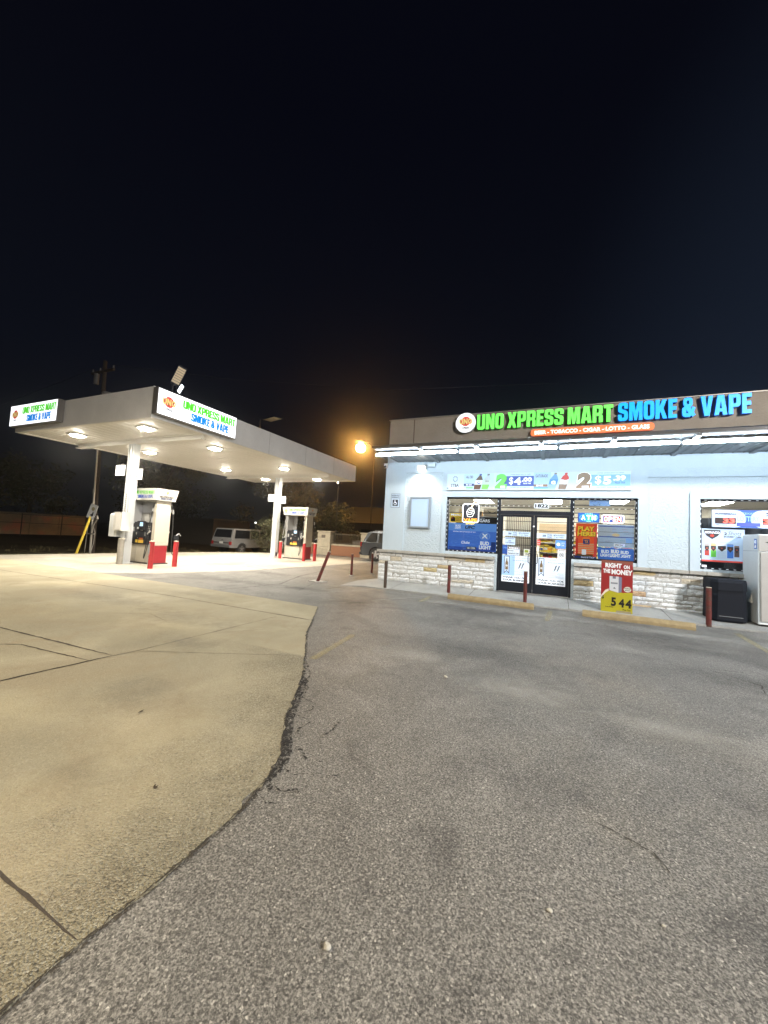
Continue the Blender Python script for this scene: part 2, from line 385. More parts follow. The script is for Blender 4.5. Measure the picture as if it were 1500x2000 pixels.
GZ = -0.3
M_dirt = ground_material('dry_grass_soil', (.05, .043, .028), (.09, .08, .05), (.02, .018, .012), .8, 60, .5, rough=.95, spec=.1)
poly_sheet('ground', [(-400, -300), (400, -300), (400, 500), (-400, 500)], GZ, M_dirt)
M_asph = ground_material('worn_asphalt', (.222, .214, .198), (.40, .38, .34), (.16, .153, .14), 1.0, 120, .55, rough=.66, spec=.35, tint=(.23, .205, .165), stain=(.075, .07, .066), dist=.035, lumps=85, pits=.7, sp=(.88, 1.0), pit=.6)
lot = [(-19.6, -14), (13.5, -14), (13.5, 24.3), (-16.6, 24.3), (-17.2, 21.4), (-17.9, 20.1), (-19.0, 17.8), (-19.4, 15.5), (-19.65, 11), (-19.9, 7.6), (-20.1, 3)]
poly_sheet('parking_lot', lot, 0, M_asph, skirt=.31)
M_conc = ground_material('tan_concrete', (.475, .43, .31), (.62, .57, .44), (.36, .32, .22), .3, 120, .8, rough=.8, spec=.3, tint=(.435, .375, .24), fine=True, edge=True, sp=(.6, .95), pit=.75, stain=(.34, .285, .19), dist=.024)
M_conc2 = ground_material('exposed_aggregate', (.40, .35, .26), (.66, .60, .46), (.25, .21, .15), .9, 80, 1.4, rough=.8, spec=.3)
M_pad = ground_material('pale_pad_concrete', (.50, .46, .38), (.55, .52, .45), (.27, .25, .21), .35, 110, .7, rough=.7, spec=.4, fine=True)
# street apron of cast concrete: straight back edge, corner, then a curved, broken edge against the asphalt
apron = [(-20, 7.12), (-12.15, 7.09), (-9.19, 7.05), (-6.25, 6.98), (-4.47, 6.88), (-3.92, 5.9), (-3.39, 4.94), (-2.82, 4.12), (-2.45, 3.55), (-2.25, 3.19), (-2.02, 2.73), (-1.80, 2.4), (-1.70, 2.27), (-1.60, 2.0), (-1.535, 1.68), (-1.53, 1.35), (-1.54, 1.12), (-1.55, .96), (-1.545, .81), (-1.53, .72), (-1.53, -3), (-20, -3)]
def jag(pts, i0, i1, amp, step=.06, seed=3):
    rnd = random.Random(seed); out = []
    for i, p in enumerate(pts):
        q = pts[(i+1) % len(pts)]; out.append(p)
        if i0 <= i < i1:
            a, b = Vector(p), Vector(q); L = (b-a).length; k = int(L/step); nrm = Vector((-(b-a).y, (b-a).x)).normalized()
            for j in range(1, k):
                t = j/k; c = a.lerp(b, t)+nrm*(rnd.gauss(0, amp)+amp*1.5*noise.noise(Vector((a.lerp(b, t).x*5, a.lerp(b, t).y*5, 0)))); out.append((c.x, c.y))
    return out
ap = jag(apron, 4, 17, .009)
def extr_sheet(name, pts, z0, z1, m, label=None):
    mb = MB(); mb.prism(pts, z0, z1, m); o = mb.build(name, None, (0, 0, 0)); tag(o, kind='structure'); return o
extr_sheet('concrete_apron', ap, -.05, .008, M_conc)
# rough exposed-aggregate margin along the curved edge
marg = [(-3.9, 5.86), (-3.39, 4.94), (-2.82, 4.12), (-2.45, 3.55), (-2.25, 3.19), (-2.02, 2.73), (-1.80, 2.4), (-1.70, 2.27), (-1.60, 2.0), (-1.535, 1.68), (-1.53, 1.35), (-1.54, 1.12), (-1.55, .96)]
# fuel island pad
extr_sheet('fuel_pad', jag([(-19.9, 7.13), (-12.3, 7.13), (-11.2, 8.3), (-10.4, 11), (-9.9, 15.2), (-9.6, 20.2), (-17.7, 20.2), (-18.9, 17.7), (-19.3, 15.4), (-19.6, 11)], 0, 5, .03, .15), -.05, .004, M_pad)
# pavement in front of the shop, gently sloping up to the wall
M_walk = ground_material('shop_walk_concrete', (.43, .43, .41), (.52, .52, .50), (.30, .30, .29), .25, 100, 1.1, rough=.75, spec=.35, fine=True)
mb = MB()
mb.add([(-5.85, 10.1, .004), (-5.2, 10.32, .035), (13.4, 10.5, .035), (13.4, 11.7, .15), (-5.25, 11.7, .15), (-6.0, 11.6, .02)], [(0, 1, 5), (1, 2, 3, 4), (1, 4, 5)], M_walk)
mb.add([(-5.85, 10.1, -.02), (-5.2, 10.32, -.02), (13.4, 10.5, -.02), (-5.85, 10.1, .004), (-5.2, 10.32, .035), (13.4, 10.5, .035)], [(0, 1, 4, 3), (1, 2, 5, 4)], M_walk)
M_joint = mat('joint_grit_fill', (.07, .056, .042), .95, bump=.6, bscale=60)
for x in (-4.3, -2.1, .35, 2.4, 4.6, 6.8): mb.add([(x-.006, 10.35, .041), (x+.006, 10.35, .041), (x+.006, 11.65, .15), (x-.006, 11.65, .15)], [(0, 1, 2, 3)], M_joint)
tag(mb.build('pavement', None, (0, 0, 0), fixn=False), kind='structure')

# joints, cracks and the broken seam
def strip(mb, pts, w0, m, z, seed=1, jit=.35, step=.07):
    rnd = random.Random(seed); vs = []; fs = []; pp = []
    for i in range(len(pts)-1):
        a, b = Vector(pts[i]), Vector(pts[i+1]); k = max(1, int((b-a).length/step))
        for j in range(k): pp.append(a.lerp(b, j/k))
    pp.append(Vector(pts[-1]))
    for i, p in enumerate(pp):
        d = (pp[min(i+1, len(pp)-1)]-pp[max(i-1, 0)]).normalized(); nrm = Vector((-d.y, d.x)); ww = max(w0*.06, w0*(1+rnd.uniform(-jit, jit)+.5*noise.noise(Vector((p.x*3, p.y*3, seed))))*.5)*min(1, .15+min(i, len(pp)-1-i)*.25)
        off = nrm*rnd.gauss(0, w0*jit*.4)
        vs += [(*(p+off+nrm*ww), z), (*(p+off-nrm*ww), z)]
    fs = [(2*i, 2*i+1, 2*i+3, 2*i+2) for i in range(len(pp)-1)]
    mb.add(vs, fs, m)
mb = MB(); JZ = .0115
for k, (pts, wd) in enumerate([
    ([(-20, 5.45), (-13.26, 5.64), (-7.69, 5.84), (-3.82, 5.76)], .022), ([(-12, 2.75), (-6.93, 2.8), (-4.62, 2.89)], .022), ([(-12, 2.2), (-6.03, 2.45), (-5.85, 2.57), (-4.63, 2.66)], .018),
    ([(-4.72, .9), (-4.69, 1.94), (-4.63, 2.66), (-4.56, 3.16), (-4.51, 5.63)], .012), ([(-4.70, 1.2), (-4.69, 1.94), (-4.63, 2.66), (-4.62, 2.9)], .026), ([(-4.57, 3.13), (-3.7, 3.6), (-2.85, 4.08)], .008),
    ([(-7.0, 4.0), (-6.3, 4.5), (-5.6, 4.3)], .008), ([(-4.5, 4.2), (-4.0, 4.9)], .006)]):
    strip(mb, pts, wd, M_joint, JZ, k)
strip(mb, [(-2.9, .97), (-2.15, .96), (-1.57, .95)], .016, M_joint, JZ, 9, .3)
strip(mb, [(-1.86, 1.02), (-1.80, .96)], .01, M_joint, JZ, 12)
tag(mb.build('pavement_joints', None, (0, 0, 0), fixn=False), kind='structure')
def ragged(name, col, scale, cover, soft=.05):
    m = bpy.data.materials.new(name); m.use_nodes = True; n = m.node_tree.nodes; l = m.node_tree.links; b = n['Principled BSDF']
    b.inputs['Base Color'].default_value = (*col, 1); b.inputs['Roughness'].default_value = .95
    t = n.new('ShaderNodeTexCoord'); a = n.new('ShaderNodeTexNoise'); a.inputs['Scale'].default_value = scale; a.inputs['Detail'].default_value = 10; a.inputs['Roughness'].default_value = .75; a.inputs['Distortion'].default_value = .8
    l.new(t.outputs['Object'], a.inputs['Vector']); r = n.new('ShaderNodeMapRange'); r.inputs[1].default_value = cover-soft; r.inputs[2].default_value = cover+soft
    l.new(a.outputs['Fac'], r.inputs[0]); l.new(r.outputs[0], b.inputs['Alpha']); return m
M_crack = ragged('crack_grit', (.045, .038, .03), 45, .46)
M_crack2 = ragged('seam_grit', (.08, .066, .05), 34, .53, .09)
M_tar = ragged('old_tar', (.020, .018, .017), 24, .505, .03)
mb = MB()
edge = apron[4:18]+[(-1.545, .81), (-1.53, .6), (-1.53, -1)]
strip(mb, [(x+.004, y) for x, y in edge], .010, M_crack, .0125, 21, .9, .03)
strip(mb, [(x+.012, y) for x, y in edge[1:11]], .036, M_crack2, .0044, 23, .12, .03)
strip(mb, [(x+.008, y) for x, y in edge[9:]], .03, M_crack2, .0046, 23, .12, .03)
strip(mb, [(x+.035, y) for x, y in edge[4:10]], .085, M_tar, .0052, 27, .15, .03)
rnd = random.Random(11)
for i in range(80):       # broken holes and lumps of old tar along the seam between y=1.9 and y=4
    y = rnd.choice([rnd.uniform(1.95, 2.5), rnd.uniform(2.2, 2.45), rnd.uniform(2.5, 3.9)])
    x = None
    for a, b in zip(apron[4:17], apron[5:18]):
        if b[1] <= y <= a[1]: x = a[0]+(b[0]-a[0])*(a[1]-y)/(a[1]-b[1])
    if x is None: continue
    r = rnd.uniform(.006, .022); cx = x+rnd.uniform(0, .075); n = 9
    pts = [(cx+r*rnd.uniform(.4, 1.3)*math.cos(2*math.pi*k/n), y+1.7*r*rnd.uniform(.4, 1.3)*math.sin(2*math.pi*k/n), .0045) for k in range(n)]
    mb.add(pts, [tuple(range(n))], M_tar)
for k, pts in enumerate([
    [(-2.5, 3.75), (-2.38, 3.6), (-2.33, 3.42), (-2.2, 3.3), (-2.12, 3.1), (-2.16, 2.95), (-2.0, 2.85)], [(-2.12, 3.1), (-1.95, 3.05), (-1.9, 2.92), (-1.97, 2.8)],
    [(-1.97, 2.8), (-1.78, 2.75), (-1.8, 2.6), (-1.7, 2.5)], [(-1.72, 2.36), (-1.6, 2.38), (-1.5, 2.3), (-1.4, 2.33)], [(-1.63, 2.2), (-1.5, 2.12), (-1.42, 2.15)],
    [(-1.58, 2.0), (-1.45, 1.96), (-1.38, 2.02), (-1.3, 1.98)], [(-1.55, 1.9), (-1.46, 1.84), (-1.4, 1.86)], [(-1.6, 2.95), (-1.56, 2.7), (-1.6, 2.55)],
    [(-1.5, 2.1), (-1.38, 2.2), (-1.2, 2.25)]]):
    strip(mb, pts, .012, M_tar, .0062, 40+k, 1.0, .02)
# cracks and the sealed patch outline in the lot
for k, (pts, wd) in enumerate([([(1.9, 6.6), (2.3, 6.2), (2.2, 5.8), (2.8, 5.7)], .010), ([(.25, 2.6), (.5, 2.5), (.55, 2.35)], .010),
    ([(3.2, 5.2), (3.35, 4.9), (3.3, 4.6)], .02), ([(-7.6, 7.0), (-7.2, 9.0), (-8, 11), (-8.6, 13.5), (-7.8, 16)], .03), ([(-6.0, 8.2), (-7, 10.8), (-8, 12.4)], .012), ([(.9, 6.9), (1.7, 6.6), (2.5, 6.75)], .007)]):
    strip(mb, pts, wd*1.1, M_crack, .0042, 70+k, 1.0, .03)
tag(mb.build('pavement_cracks', None, (0, 0, 0), fixn=False), kind='structure')

# oil and dirt stains: soft irregular films lying on the paving
def film(name, col, scale, strength):
    m = bpy.data.materials.new(name); m.use_nodes = True; n = m.node_tree.nodes; l = m.node_tree.links; b = n['Principled BSDF']
    b.inputs['Base Color'].default_value = (*col, 1); b.inputs['Roughness'].default_value = .6
    t = n.new('ShaderNodeTexCoord'); a = n.new('ShaderNodeTexNoise'); a.inputs['Scale'].default_value = scale; a.inputs['Detail'].default_value = 12; a.inputs['Roughness'].default_value = .72; a.inputs['Distortion'].default_value = 1.2
    l.new(t.outputs['Object'], a.inputs['Vector']); at = n.new('ShaderNodeAttribute'); at.attribute_name = 'Col'; ad = n.new('ShaderNodeMath'); ad.operation = 'ADD'
    l.new(a.outputs['Fac'], ad.inputs[0]); l.new(at.outputs['Fac'], ad.inputs[1]); r = n.new('ShaderNodeMapRange'); r.inputs[1].default_value = .66; r.inputs[2].default_value = 1.2; r.inputs[4].default_value = strength
    l.new(ad.outputs[0], r.inputs[0]); l.new(r.outputs[0], b.inputs['Alpha']); return m
M_oil = film('oil_film', (.05, .048, .046), 2.6, .34); M_dust = film('pale_dust', (.60, .58, .53), 4, .36); M_grime = film('slab_grime', (.20, .18, .13), 4, .26)
mb = MB()
for k, (x, y, rx, ry, m) in enumerate([(-1.5, 8.7, 1.1, .7, M_oil), (1.6, 8.4, 1.2, .6, M_oil), (1.9, 7.7, .9, .5, M_oil), (-4.2, 7.9, 1.0, .5, M_oil), (-.9, 7.3, .9, .6, M_oil), (-1.0, 5.6, 1.6, .6, M_oil), (2.4, 6.2, 1.6, .5, M_oil), (-6.2, 8.8, 1.1, .4, M_oil), (-8.5, 8.6, 1.8, .5, M_oil), (-9.3, 11, 1.2, .5, M_oil),
    (-.3, 4.4, .9, .45, M_dust), (.9, 4.2, .7, .3, M_dust), (1.12, 2.02, .085, .045, M_dust), (-1.7, 4.9, .7, .4, M_dust), (2.2, 9.0, 1.5, .35, M_dust), (-2.2, 9.3, 1.3, .3, M_dust), (-.2, 9.2, 1.6, .4, M_dust),
    (-3.4, 2.4, .6, .45, M_grime), (-5.6, 4.6, 1.3, .5, M_grime), (-8.4, 4.9, 1.8, .5, M_grime), (-4.4, 3.7, .7, .3, M_grime), (-2.6, 1.5, .35, .25, M_grime), (-7.2, 6.3, 1.2, .3, M_grime), (-13, 9.3, 1.3, .9, M_grime), (-15.5, 8.4, 1.4, .6, M_grime), (-12.6, 12.5, 1.5, 2.0, M_grime), (-12.0, 16.0, 1.2, 1.2, M_grime)]):
    rx *= 1.35; ry *= 1.35
    z = (.0128 if y < 7.0 else .0062) if m is M_grime else .0022+k*.00009
    mb.c = (.62, .62, .62); ci = (x, y, z); vs = [ci]; n_ = 22
    b0 = len(mb.v); mb.add([ci], [], m); mb.c = (.25, .25, .25); mb.add([(x+rx*.55*math.cos(2*math.pi*i/n_), y+ry*.55*math.sin(2*math.pi*i/n_), z) for i in range(n_)], [], m)
    mb.c = (-.3, -.3, -.3); mb.add([(x+rx*math.cos(2*math.pi*i/n_), y+ry*math.sin(2*math.pi*i/n_), z) for i in range(n_)], [], m); mi = mb.mi(m)
    for i in range(n_):
        j = (i+1) % n_; mb.f += [[b0, b0+1+i, b0+1+j], [b0+1+i, b0+1+n_+i, b0+1+n_+j, b0+1+j]]; mb.fm += [mi, mi]
mb.c = None; tag(mb.build('pavement_stains', None, (0, 0, 0), fixn=False), kind='structure')

# worn paint: procedural holes through a real painted sheet
def worn(name, col, cover):
    m = bpy.data.materials.new(name); m.use_nodes = True; n = m.node_tree.nodes; l = m.node_tree.links; b = n['Principled BSDF']
    b.inputs['Base Color'].default_value = (*col, 1); b.inputs['Roughness'].default_value = .8
    t = n.new('ShaderNodeTexCoord'); a = n.new('ShaderNodeTexNoise'); a.inputs['Scale'].default_value = 46; a.inputs['Detail'].default_value = 10; a.inputs['Roughness'].default_value = .8
    l.new(t.outputs['Object'], a.inputs['Vector']); r = n.new('ShaderNodeMapRange'); r.inputs[1].default_value = cover-.10; r.inputs[2].default_value = cover+.14; r.inputs[4].default_value = .7
    l.new(a.outputs['Fac'], r.inputs[0]); l.new(r.outputs[0], b.inputs['Alpha']); return m
M_yel = worn('worn_yellow_paint', (.50, .43, .22), .50); M_wht = worn('worn_white_paint', (.62, .62, .58), .45); M_yel2 = worn('faint_yellow_paint', (.50, .42, .2), .50)
mb = MB()
for k, (a, b, wd, m) in enumerate([((-2.66, 4.05), (-2.80, 5.35), .10, M_yel2), ((-5.75, 9.25), (-5.6, 9.75), .12, M_yel), ((-5.6, 8.3), (-4.78, 9.95), .06, M_wht), ((-3.9, 8.4), (-3.08, 9.88), .06, M_wht),
    ((-2.95, 9.0), (-2.98, 9.98), .12, M_yel), ((-.11, 8.6), (-.05, 9.95), .10, M_yel), ((3.31, 9.9), (3.12, 7.0), .11, M_yel), ((-11.3, 13.2), (-9.5, 17.5), .10, M_wht), ((6.2, 9.8), (6.2, 6.4), .10, M_yel)]):
    a, b = Vector(a), Vector(b); d = (b-a).normalized(); nn = Vector((-d.y, d.x))*wd*.5
    mb.add([(*(a+nn), .0085), (*(a-nn), .0085), (*(b-nn), .0085), (*(b+nn), .0085)], [(0, 1, 2, 3)], m)
tag(mb.build('parking_lines', None, (0, 0, 0), fixn=False), kind='structure')

# ------------------------------------------------------------------ THE SHOP
Y0 = 11.6
M_stucco = mat('pale_stucco', (.52, .61, .68), .85, bump=.55, bscale=26, var=.06, vscale=3)
# rough trowelled stucco gets its own, deeper relief
def rough_stucco():
    m = mat('trowelled_stucco', (.60, .69, .75), .9); n = m.node_tree.nodes; l = m.node_tree.links; b = n['Principled BSDF']
    t = n.new('ShaderNodeTexCoord'); q = n.new('ShaderNodeTexNoise'); q.inputs['Scale'].default_value = 9; q.inputs['Detail'].default_value = 7; q.inputs['Roughness'].default_value = .55; q.inputs['Distortion'].default_value = 2.2
    l.new(t.outputs['Object'], q.inputs['Vector']); bp = n.new('ShaderNodeBump'); bp.inputs['Strength'].default_value = 1; bp.inputs['Distance'].default_value = .045
    l.new(q.outputs['Fac'], bp.inputs['Height']); l.new(bp.outputs[0], b.inputs['Normal']); return m
M_rough = rough_stucco()
M_trim = mat('smooth_stucco_trim', (.54, .63, .70), .8, bump=.35, bscale=60, var=.04, vscale=4)
shop = thing('convenience_store', (-5.15, Y0, 0), 'pale blue stucco convenience store with stone base and lit green and blue sign', 'store')
XR = 13.0
WX0, WX1, WT = -3.08, 1.93, 2.86; DX0, DX1 = -1.52, .42; WB = 1.2; W2X0, W2X1, W2B = 3.2, 5.9, 1.17
mb = MB()
def wbox(x0, z0, x1, z1, m=M_rough, y0=Y0, y1=Y0+.22): mb.box(x0, y0, z0, x1, y1, z1, m)
wbox(-5.15, 0, WX0, 4.6); wbox(WX0, WT, WX1, 4.6); wbox(WX0, 0, DX0-.0, WB); wbox(DX1, 0, WX1, WB)
wbox(WX1, 0, W2X0, 4.6); wbox(W2X0, WT, W2X1, 4.6); wbox(W2X0, 0, W2X1, W2B); wbox(W2X1, 0, XR, 4.6)
mb.box(-5.15, Y0+.22, 0, -4.93, 20, 4.6, M_stucco); mb.box(XR-.2, Y0+.22, 0, XR, 20, 4.6, M_stucco); mb.box(-4.93, 19.8, 0, XR-.2, 20, 4.6, M_stucco)
mb.build('wall', shop)
mb = MB(); yf = Y0-.035
def tb(x0, z0, x1, z1, m=M_trim, d=0): mb.box(x0, yf-d, z0, x1, Y0+.001, z1, m)
tb(-5.17, 0, -4.46, 3.63); tb(-5.17, 3.63, 13, 3.96)                      # corner pilaster and top band
tb(WX0-.13, 1.06, WX0, 3.63); tb(WX0, WT, WX1, 3.04, d=.004); tb(WX0, 3.04, WX1+.2, 3.63); tb(WX1, 1.06, WX1+.2, 3.04)
tb(W2X0-.2, 1.06, W2X0, 3.02); tb(W2X0, WT, W2X1, 3.02); tb(W2X1, 1.06, W2X1+.2, 3.02)
tb(WX1+.2, 3.40, 13, 3.63, M_stucco)
mb.build('stucco_trim', shop)
# split-face stone wainscot: blocks with rough faces, one mesh
M_stone = bpy.data.materials.new('split_limestone'); M_stone.use_nodes = True
n = M_stone.node_tree.nodes; l = M_stone.node_tree.links; b = n['Principled BSDF']
at = n.new('ShaderNodeAttribute'); at.attribute_name = 'Col'; t = n.new('ShaderNodeTexCoord')
q = n.new('ShaderNodeTexNoise'); q.inputs['Scale'].default_value = 22; q.inputs['Detail'].default_value = 9; q.inputs['Roughness'].default_value = .7; l.new(t.outputs['Object'], q.inputs['Vector'])
r_ = n.new('ShaderNodeMapRange'); r_.inputs[1].default_value = .35; r_.inputs[2].default_value = .65; r_.inputs[3].default_value = .84; r_.inputs[4].default_value = 1.06; l.new(q.outputs['Fac'], r_.inputs[0])
mx = n.new('ShaderNodeMixRGB'); mx.blend_type = 'MULTIPLY'; mx.inputs[0].default_value = 1; l.new(at.outputs['Color'], mx.inputs[1]); l.new(r_.outputs[0], mx.inputs[2]); l.new(mx.outputs[0], b.inputs['Base Color'])
bp = n.new('ShaderNodeBump'); bp.inputs['Strength'].default_value = .9; bp.inputs['Distance'].default_value = .05; l.new(q.outputs['Fac'], bp.inputs['Height']); l.new(bp.outputs[0], b.inputs['Normal']); b.inputs['Roughness'].default_value = .9
M_mortar = mat('grey_mortar', (.45, .44, .42), .95, bump=.5, bscale=60)
def stone_wall(x0, x1, z0, z1, yb, rnd, name, side=None):
    mb = MB(); mb.box(x0+.005, yb-.045, z0, x1-.005, yb, z1, M_mortar)
    z = z0
    while z < z1-.02:
        h = min(rnd.choice([.09, .11, .13, .155]), z1-z)
        if z1-z-h < .05: h = z1-z
        x = x0-rnd.uniform(0, .15) if x0 > -5 else x0
        while x < x1-.01:
            L = rnd.uniform(.2, .72); xe = min(x+L, x1)
            if x1-xe < .1: xe = x1
            xs = max(x, x0)
            q = rnd.random()
            if q < .07: c = (rnd.uniform(.60, .68), rnd.uniform(.46, .54), rnd.uniform(.28, .34))
            elif q < .12: c = (.72, .66, .54)
            else: g = rnd.uniform(.82, .92); c = (g*.975, g, g*1.01)
            if xe-xs > .02:
                mb.c = c; nx = max(2, int((xe-xs)/.045)); nz = 3; g = .005; base = rnd.uniform(.055, .085); vs = []; fs = []
                for j in range(nz+1):
                    for i in range(nx+1):
                        px = xs+g+(xe-xs-2*g)*i/nx; pz = z+g+(h-2*g)*j/nz
                        ed = min(i, nx-i, 1)*min(j, nz-j, 1)
                        d = base+(.028*noise.noise(Vector((px*9, pz*16, 3)))+rnd.uniform(-.008, .008) if ed else -.018+rnd.uniform(-.004, .004))
                        vs.append((px, yb-d, pz))
                for j in range(nz):
                    for i in range(nx): a = j*(nx+1)+i; fs.append((a, a+1, a+nx+2, a+nx+1))
                # returns of the block into the mortar
                ring = [i for i in range(nx+1)]+[j*(nx+1)+nx for j in range(1, nz+1)]+[nz*(nx+1)+i for i in range(nx-1, -1, -1)]+[j*(nx+1) for j in range(nz-1, 0, -1)]
                b0 = len(vs); vs += [(vs[k][0], yb-.02, vs[k][2]) for k in ring]; m_ = len(ring)
                fs += [(ring[i], b0+i, b0+(i+1) % m_, ring[(i+1) % m_]) for i in range(m_)]
                mb.add(vs, fs, M_stone)
            x = xe
        z += h
    mb.c = None
    return mb.build(name, shop, fixn=False)
rs = random.Random(5)
stone_wall(-5.27, DX0-.06, .0, 1.04, Y0, rs, 'stone_base'); stone_wall(DX1+.06, 13, .05, 1.04, Y0, rs, 'stone_base')
# side return of the stone base
mb = MB(); mb.box(-5.25, Y0-.04, 0, -5.15, 20, 1.04, mat('limestone_side', (.45, .44, .41), .9, bump=1, bscale=14)); mb.build('stone_base_side', shop)
M_cap = mat('limestone_cap', (.42, .40, .36), .85, bump=.5, bscale=40, var=.15, vscale=5)
mb = MB()
def caps(x0, x1):
    x = x0
    while x < x1-.05:
        xe = min(x+random.uniform(.28, .42), x1)
        if x1-xe < .12: xe = x1
        mb.bbox(x+.003, Y0-.16, 1.035, xe-.003, Y0-.03, 1.115, M_cap, .008); x = xe
caps(-5.31, DX0-.05); mb.build('stone_cap', shop)
mb = MB(); caps(DX1+.05, 13); mb.build('stone_cap', shop)
# parapet
M_par = mat('parapet_stucco', (.29, .25, .20), .85, bump=.5, bscale=24, var=.16, vscale=1.1)
mb = MB(); mb.box(-5.12, Y0-.02, 4.56, XR, Y0+.25, 5.40, M_par); mb.box(-5.15, Y0-.05, 5.40, XR, Y0+.28, 5.425, mat('parapet_flashing', (.35, .32, .28), .5, .5))
mb.box(-4.28, Y0-.024, 4.6, -4.25, Y0-.02, 5.38, mat('rust_streak', (.10, .065, .045), .9))
par = mb.build('parapet', shop)
mb = MB(); mb.box(-5.0, Y0+.25, 4.5, XR, 19.9, 4.6, mat('flat_roof_felt', (.08, .08, .08), .9)); mb.build('roof', shop)
# awning: dark sloping sheet on top, ribbed white soffit below
AX0, AY0, AZ = -4.78, 9.60, 3.98
M_awn = mat('dark_bronze_sheet', (.055, .052, .05), .5, .3, var=.15, vscale=2)
mb = MB(); mb.add([(AX0, AY0, 4.06), (XR, AY0, 4.06), (XR, Y0-.02, 4.57), (-5.14, Y0-.02, 4.57)], [(0, 1, 2, 3)], M_awn)
mb.add([(AX0, AY0, AZ+.03), (AX0, AY0, 4.06), (-5.14, Y0-.02, 4.57), (-5.14, Y0-.02, AZ+.03)], [(0, 1, 2, 3)], M_awn)
x = AX0
while x < XR: mb.add([(x, AY0-.002, 4.062), (x+.025, AY0-.002, 4.062), (x+.025, Y0-.03, 4.572), (x, Y0-.03, 4.572), (x+.0125, AY0-.002, 4.082), (x+.0125, Y0-.03, 4.592)], [(0, 4, 5, 3), (4, 1, 2, 5)], M_awn); x += .41
mb.build('awning_roof', shop, fixn=False)
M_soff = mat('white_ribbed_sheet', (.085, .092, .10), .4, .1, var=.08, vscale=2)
mb = MB(); x = AX0+.02; vs = []; fs = []; k = 0; period = .2
while x < XR:
    for dx, dz in ((0, 0), (.155, 0), (.165, -.013), (.185, -.013), (.195, 0)):
        vs += [(x+dx, AY0+.01, AZ-.0+dz), (x+dx, Y0-.03, AZ+dz)]
    x += period
fs = [(2*i, 2*i+1, 2*i+3, 2*i+2) for i in range(len(vs)//2-1)]
mb.add(vs, fs, M_soff); mb.build('awning_soffit', shop, fixn=False)
M_edge = mat('white_edge_trim', (.16, .17, .18), .4, .2)
mb = MB()
clips = [-3.38, -1.88, -.35, 1.15, 2.64, 4.15, 5.65]
xs = [AX0]+clips+[XR]
for a, b_ in zip(xs[:-1], xs[1:]): mb.box(a+.05, AY0-.012, AZ-.012, b_-.05, AY0, AZ+.018, M_edge)
mb.box(AX0, AY0-.012, AZ+.02, XR, AY0+.001, 4.06, M_awn)
mb.build('awning_edge', shop)
for x in clips:
    mb = MB(); mb.box(x-.045, AY0+.0, AZ-.05, x+.045, Y0-.04, AZ-.012, M_edge); mb.box(x-.04, AY0-.03, AZ-.04, x+.04, AY0-.002, AZ+.0, M_edge); mb.build('awning_bracket', shop)
# LED tube lamps under the awning edge
M_tube = mat('led_tube_light', (.9, .95, 1), .3, emit=TUBE_E, ecol=(.72, .87, 1.0))
M_capw = mat('white_plastic', (.7, .7, .7), .4)
tubes = [-4.85, -2.40, .02, 2.42, 4.84, 7.26, 9.68, 12.1]
for i, (a, b_) in enumerate(zip(tubes[:-1], tubes[1:])):
    root = thing('led_tube_lamp', ((a+b_)/2, 9.98, AZ-.1), ['leftmost white LED tube under the awning edge, above the stucco corner', 'glowing white LED tube under the awning above the drinks banner', 'glowing LED tube under the awning above the blue sign half of the door', 'glowing LED tube under the awning above the window with red digits'][i] if i < 4 else 'LED tube under the far end of the awning out of sight', 'tube lamp', 'LED tubes along the shop awning')
    m1 = MB(); m1.cyl((a+.04, 9.98, AZ-.095), (b_-.04, 9.92, AZ-.095), .032, .032, M_tube, 8); m1.build('tube', root)
    m1 = MB()
    for x in (a+.02, b_-.05): m1.cyl((x, 9.98, AZ-.095), (x+.03, 9.98, AZ-.095), .036, .036, M_capw, 10)
    m1.box(a+.06, 9.91, AZ-.060, b_-.06, 10.05, AZ-.052, M_capw); m1.box(a+.1, 9.96, AZ-.05, b_-.1, 10.0, AZ-.002, M_capw); m1.build('fixture_body', root)

# windows and door ------------------------------------------------------------
M_fr = mat('dark_aluminium', (.018, .022, .032), .35, .4); M_bar = mat('black_bars', (.012, .013, .018), .5)
def glass_mat():
    m = bpy.data.materials.new('shop_glass'); m.use_nodes = True; n = m.node_tree.nodes; l = m.node_tree.links; n.remove(n['Principled BSDF'])
    tr = n.new('ShaderNodeBsdfTransparent'); gl = n.new('ShaderNodeBsdfGlossy'); gl.inputs['Roughness'].default_value = .02; tr.inputs[0].default_value = (.93, .96, .97, 1)
    fr = n.new('ShaderNodeFresnel'); fr.inputs[0].default_value = 1.5; mxs = n.new('ShaderNodeMixShader')
    l.new(fr.outputs[0], mxs.inputs[0]); l.new(tr.outputs[0], mxs.inputs[1]); l.new(gl.outputs[0], mxs.inputs[2]); l.new(mxs.outputs[0], n['Material Output'].inputs[0]); return m
M_glass = glass_mat()
M_dash = mat('light_strip_diode', (.9, .95, 1), .4, emit=.6, ecol=(.85, .95, 1))
YG = Y0+.10     # glass plane
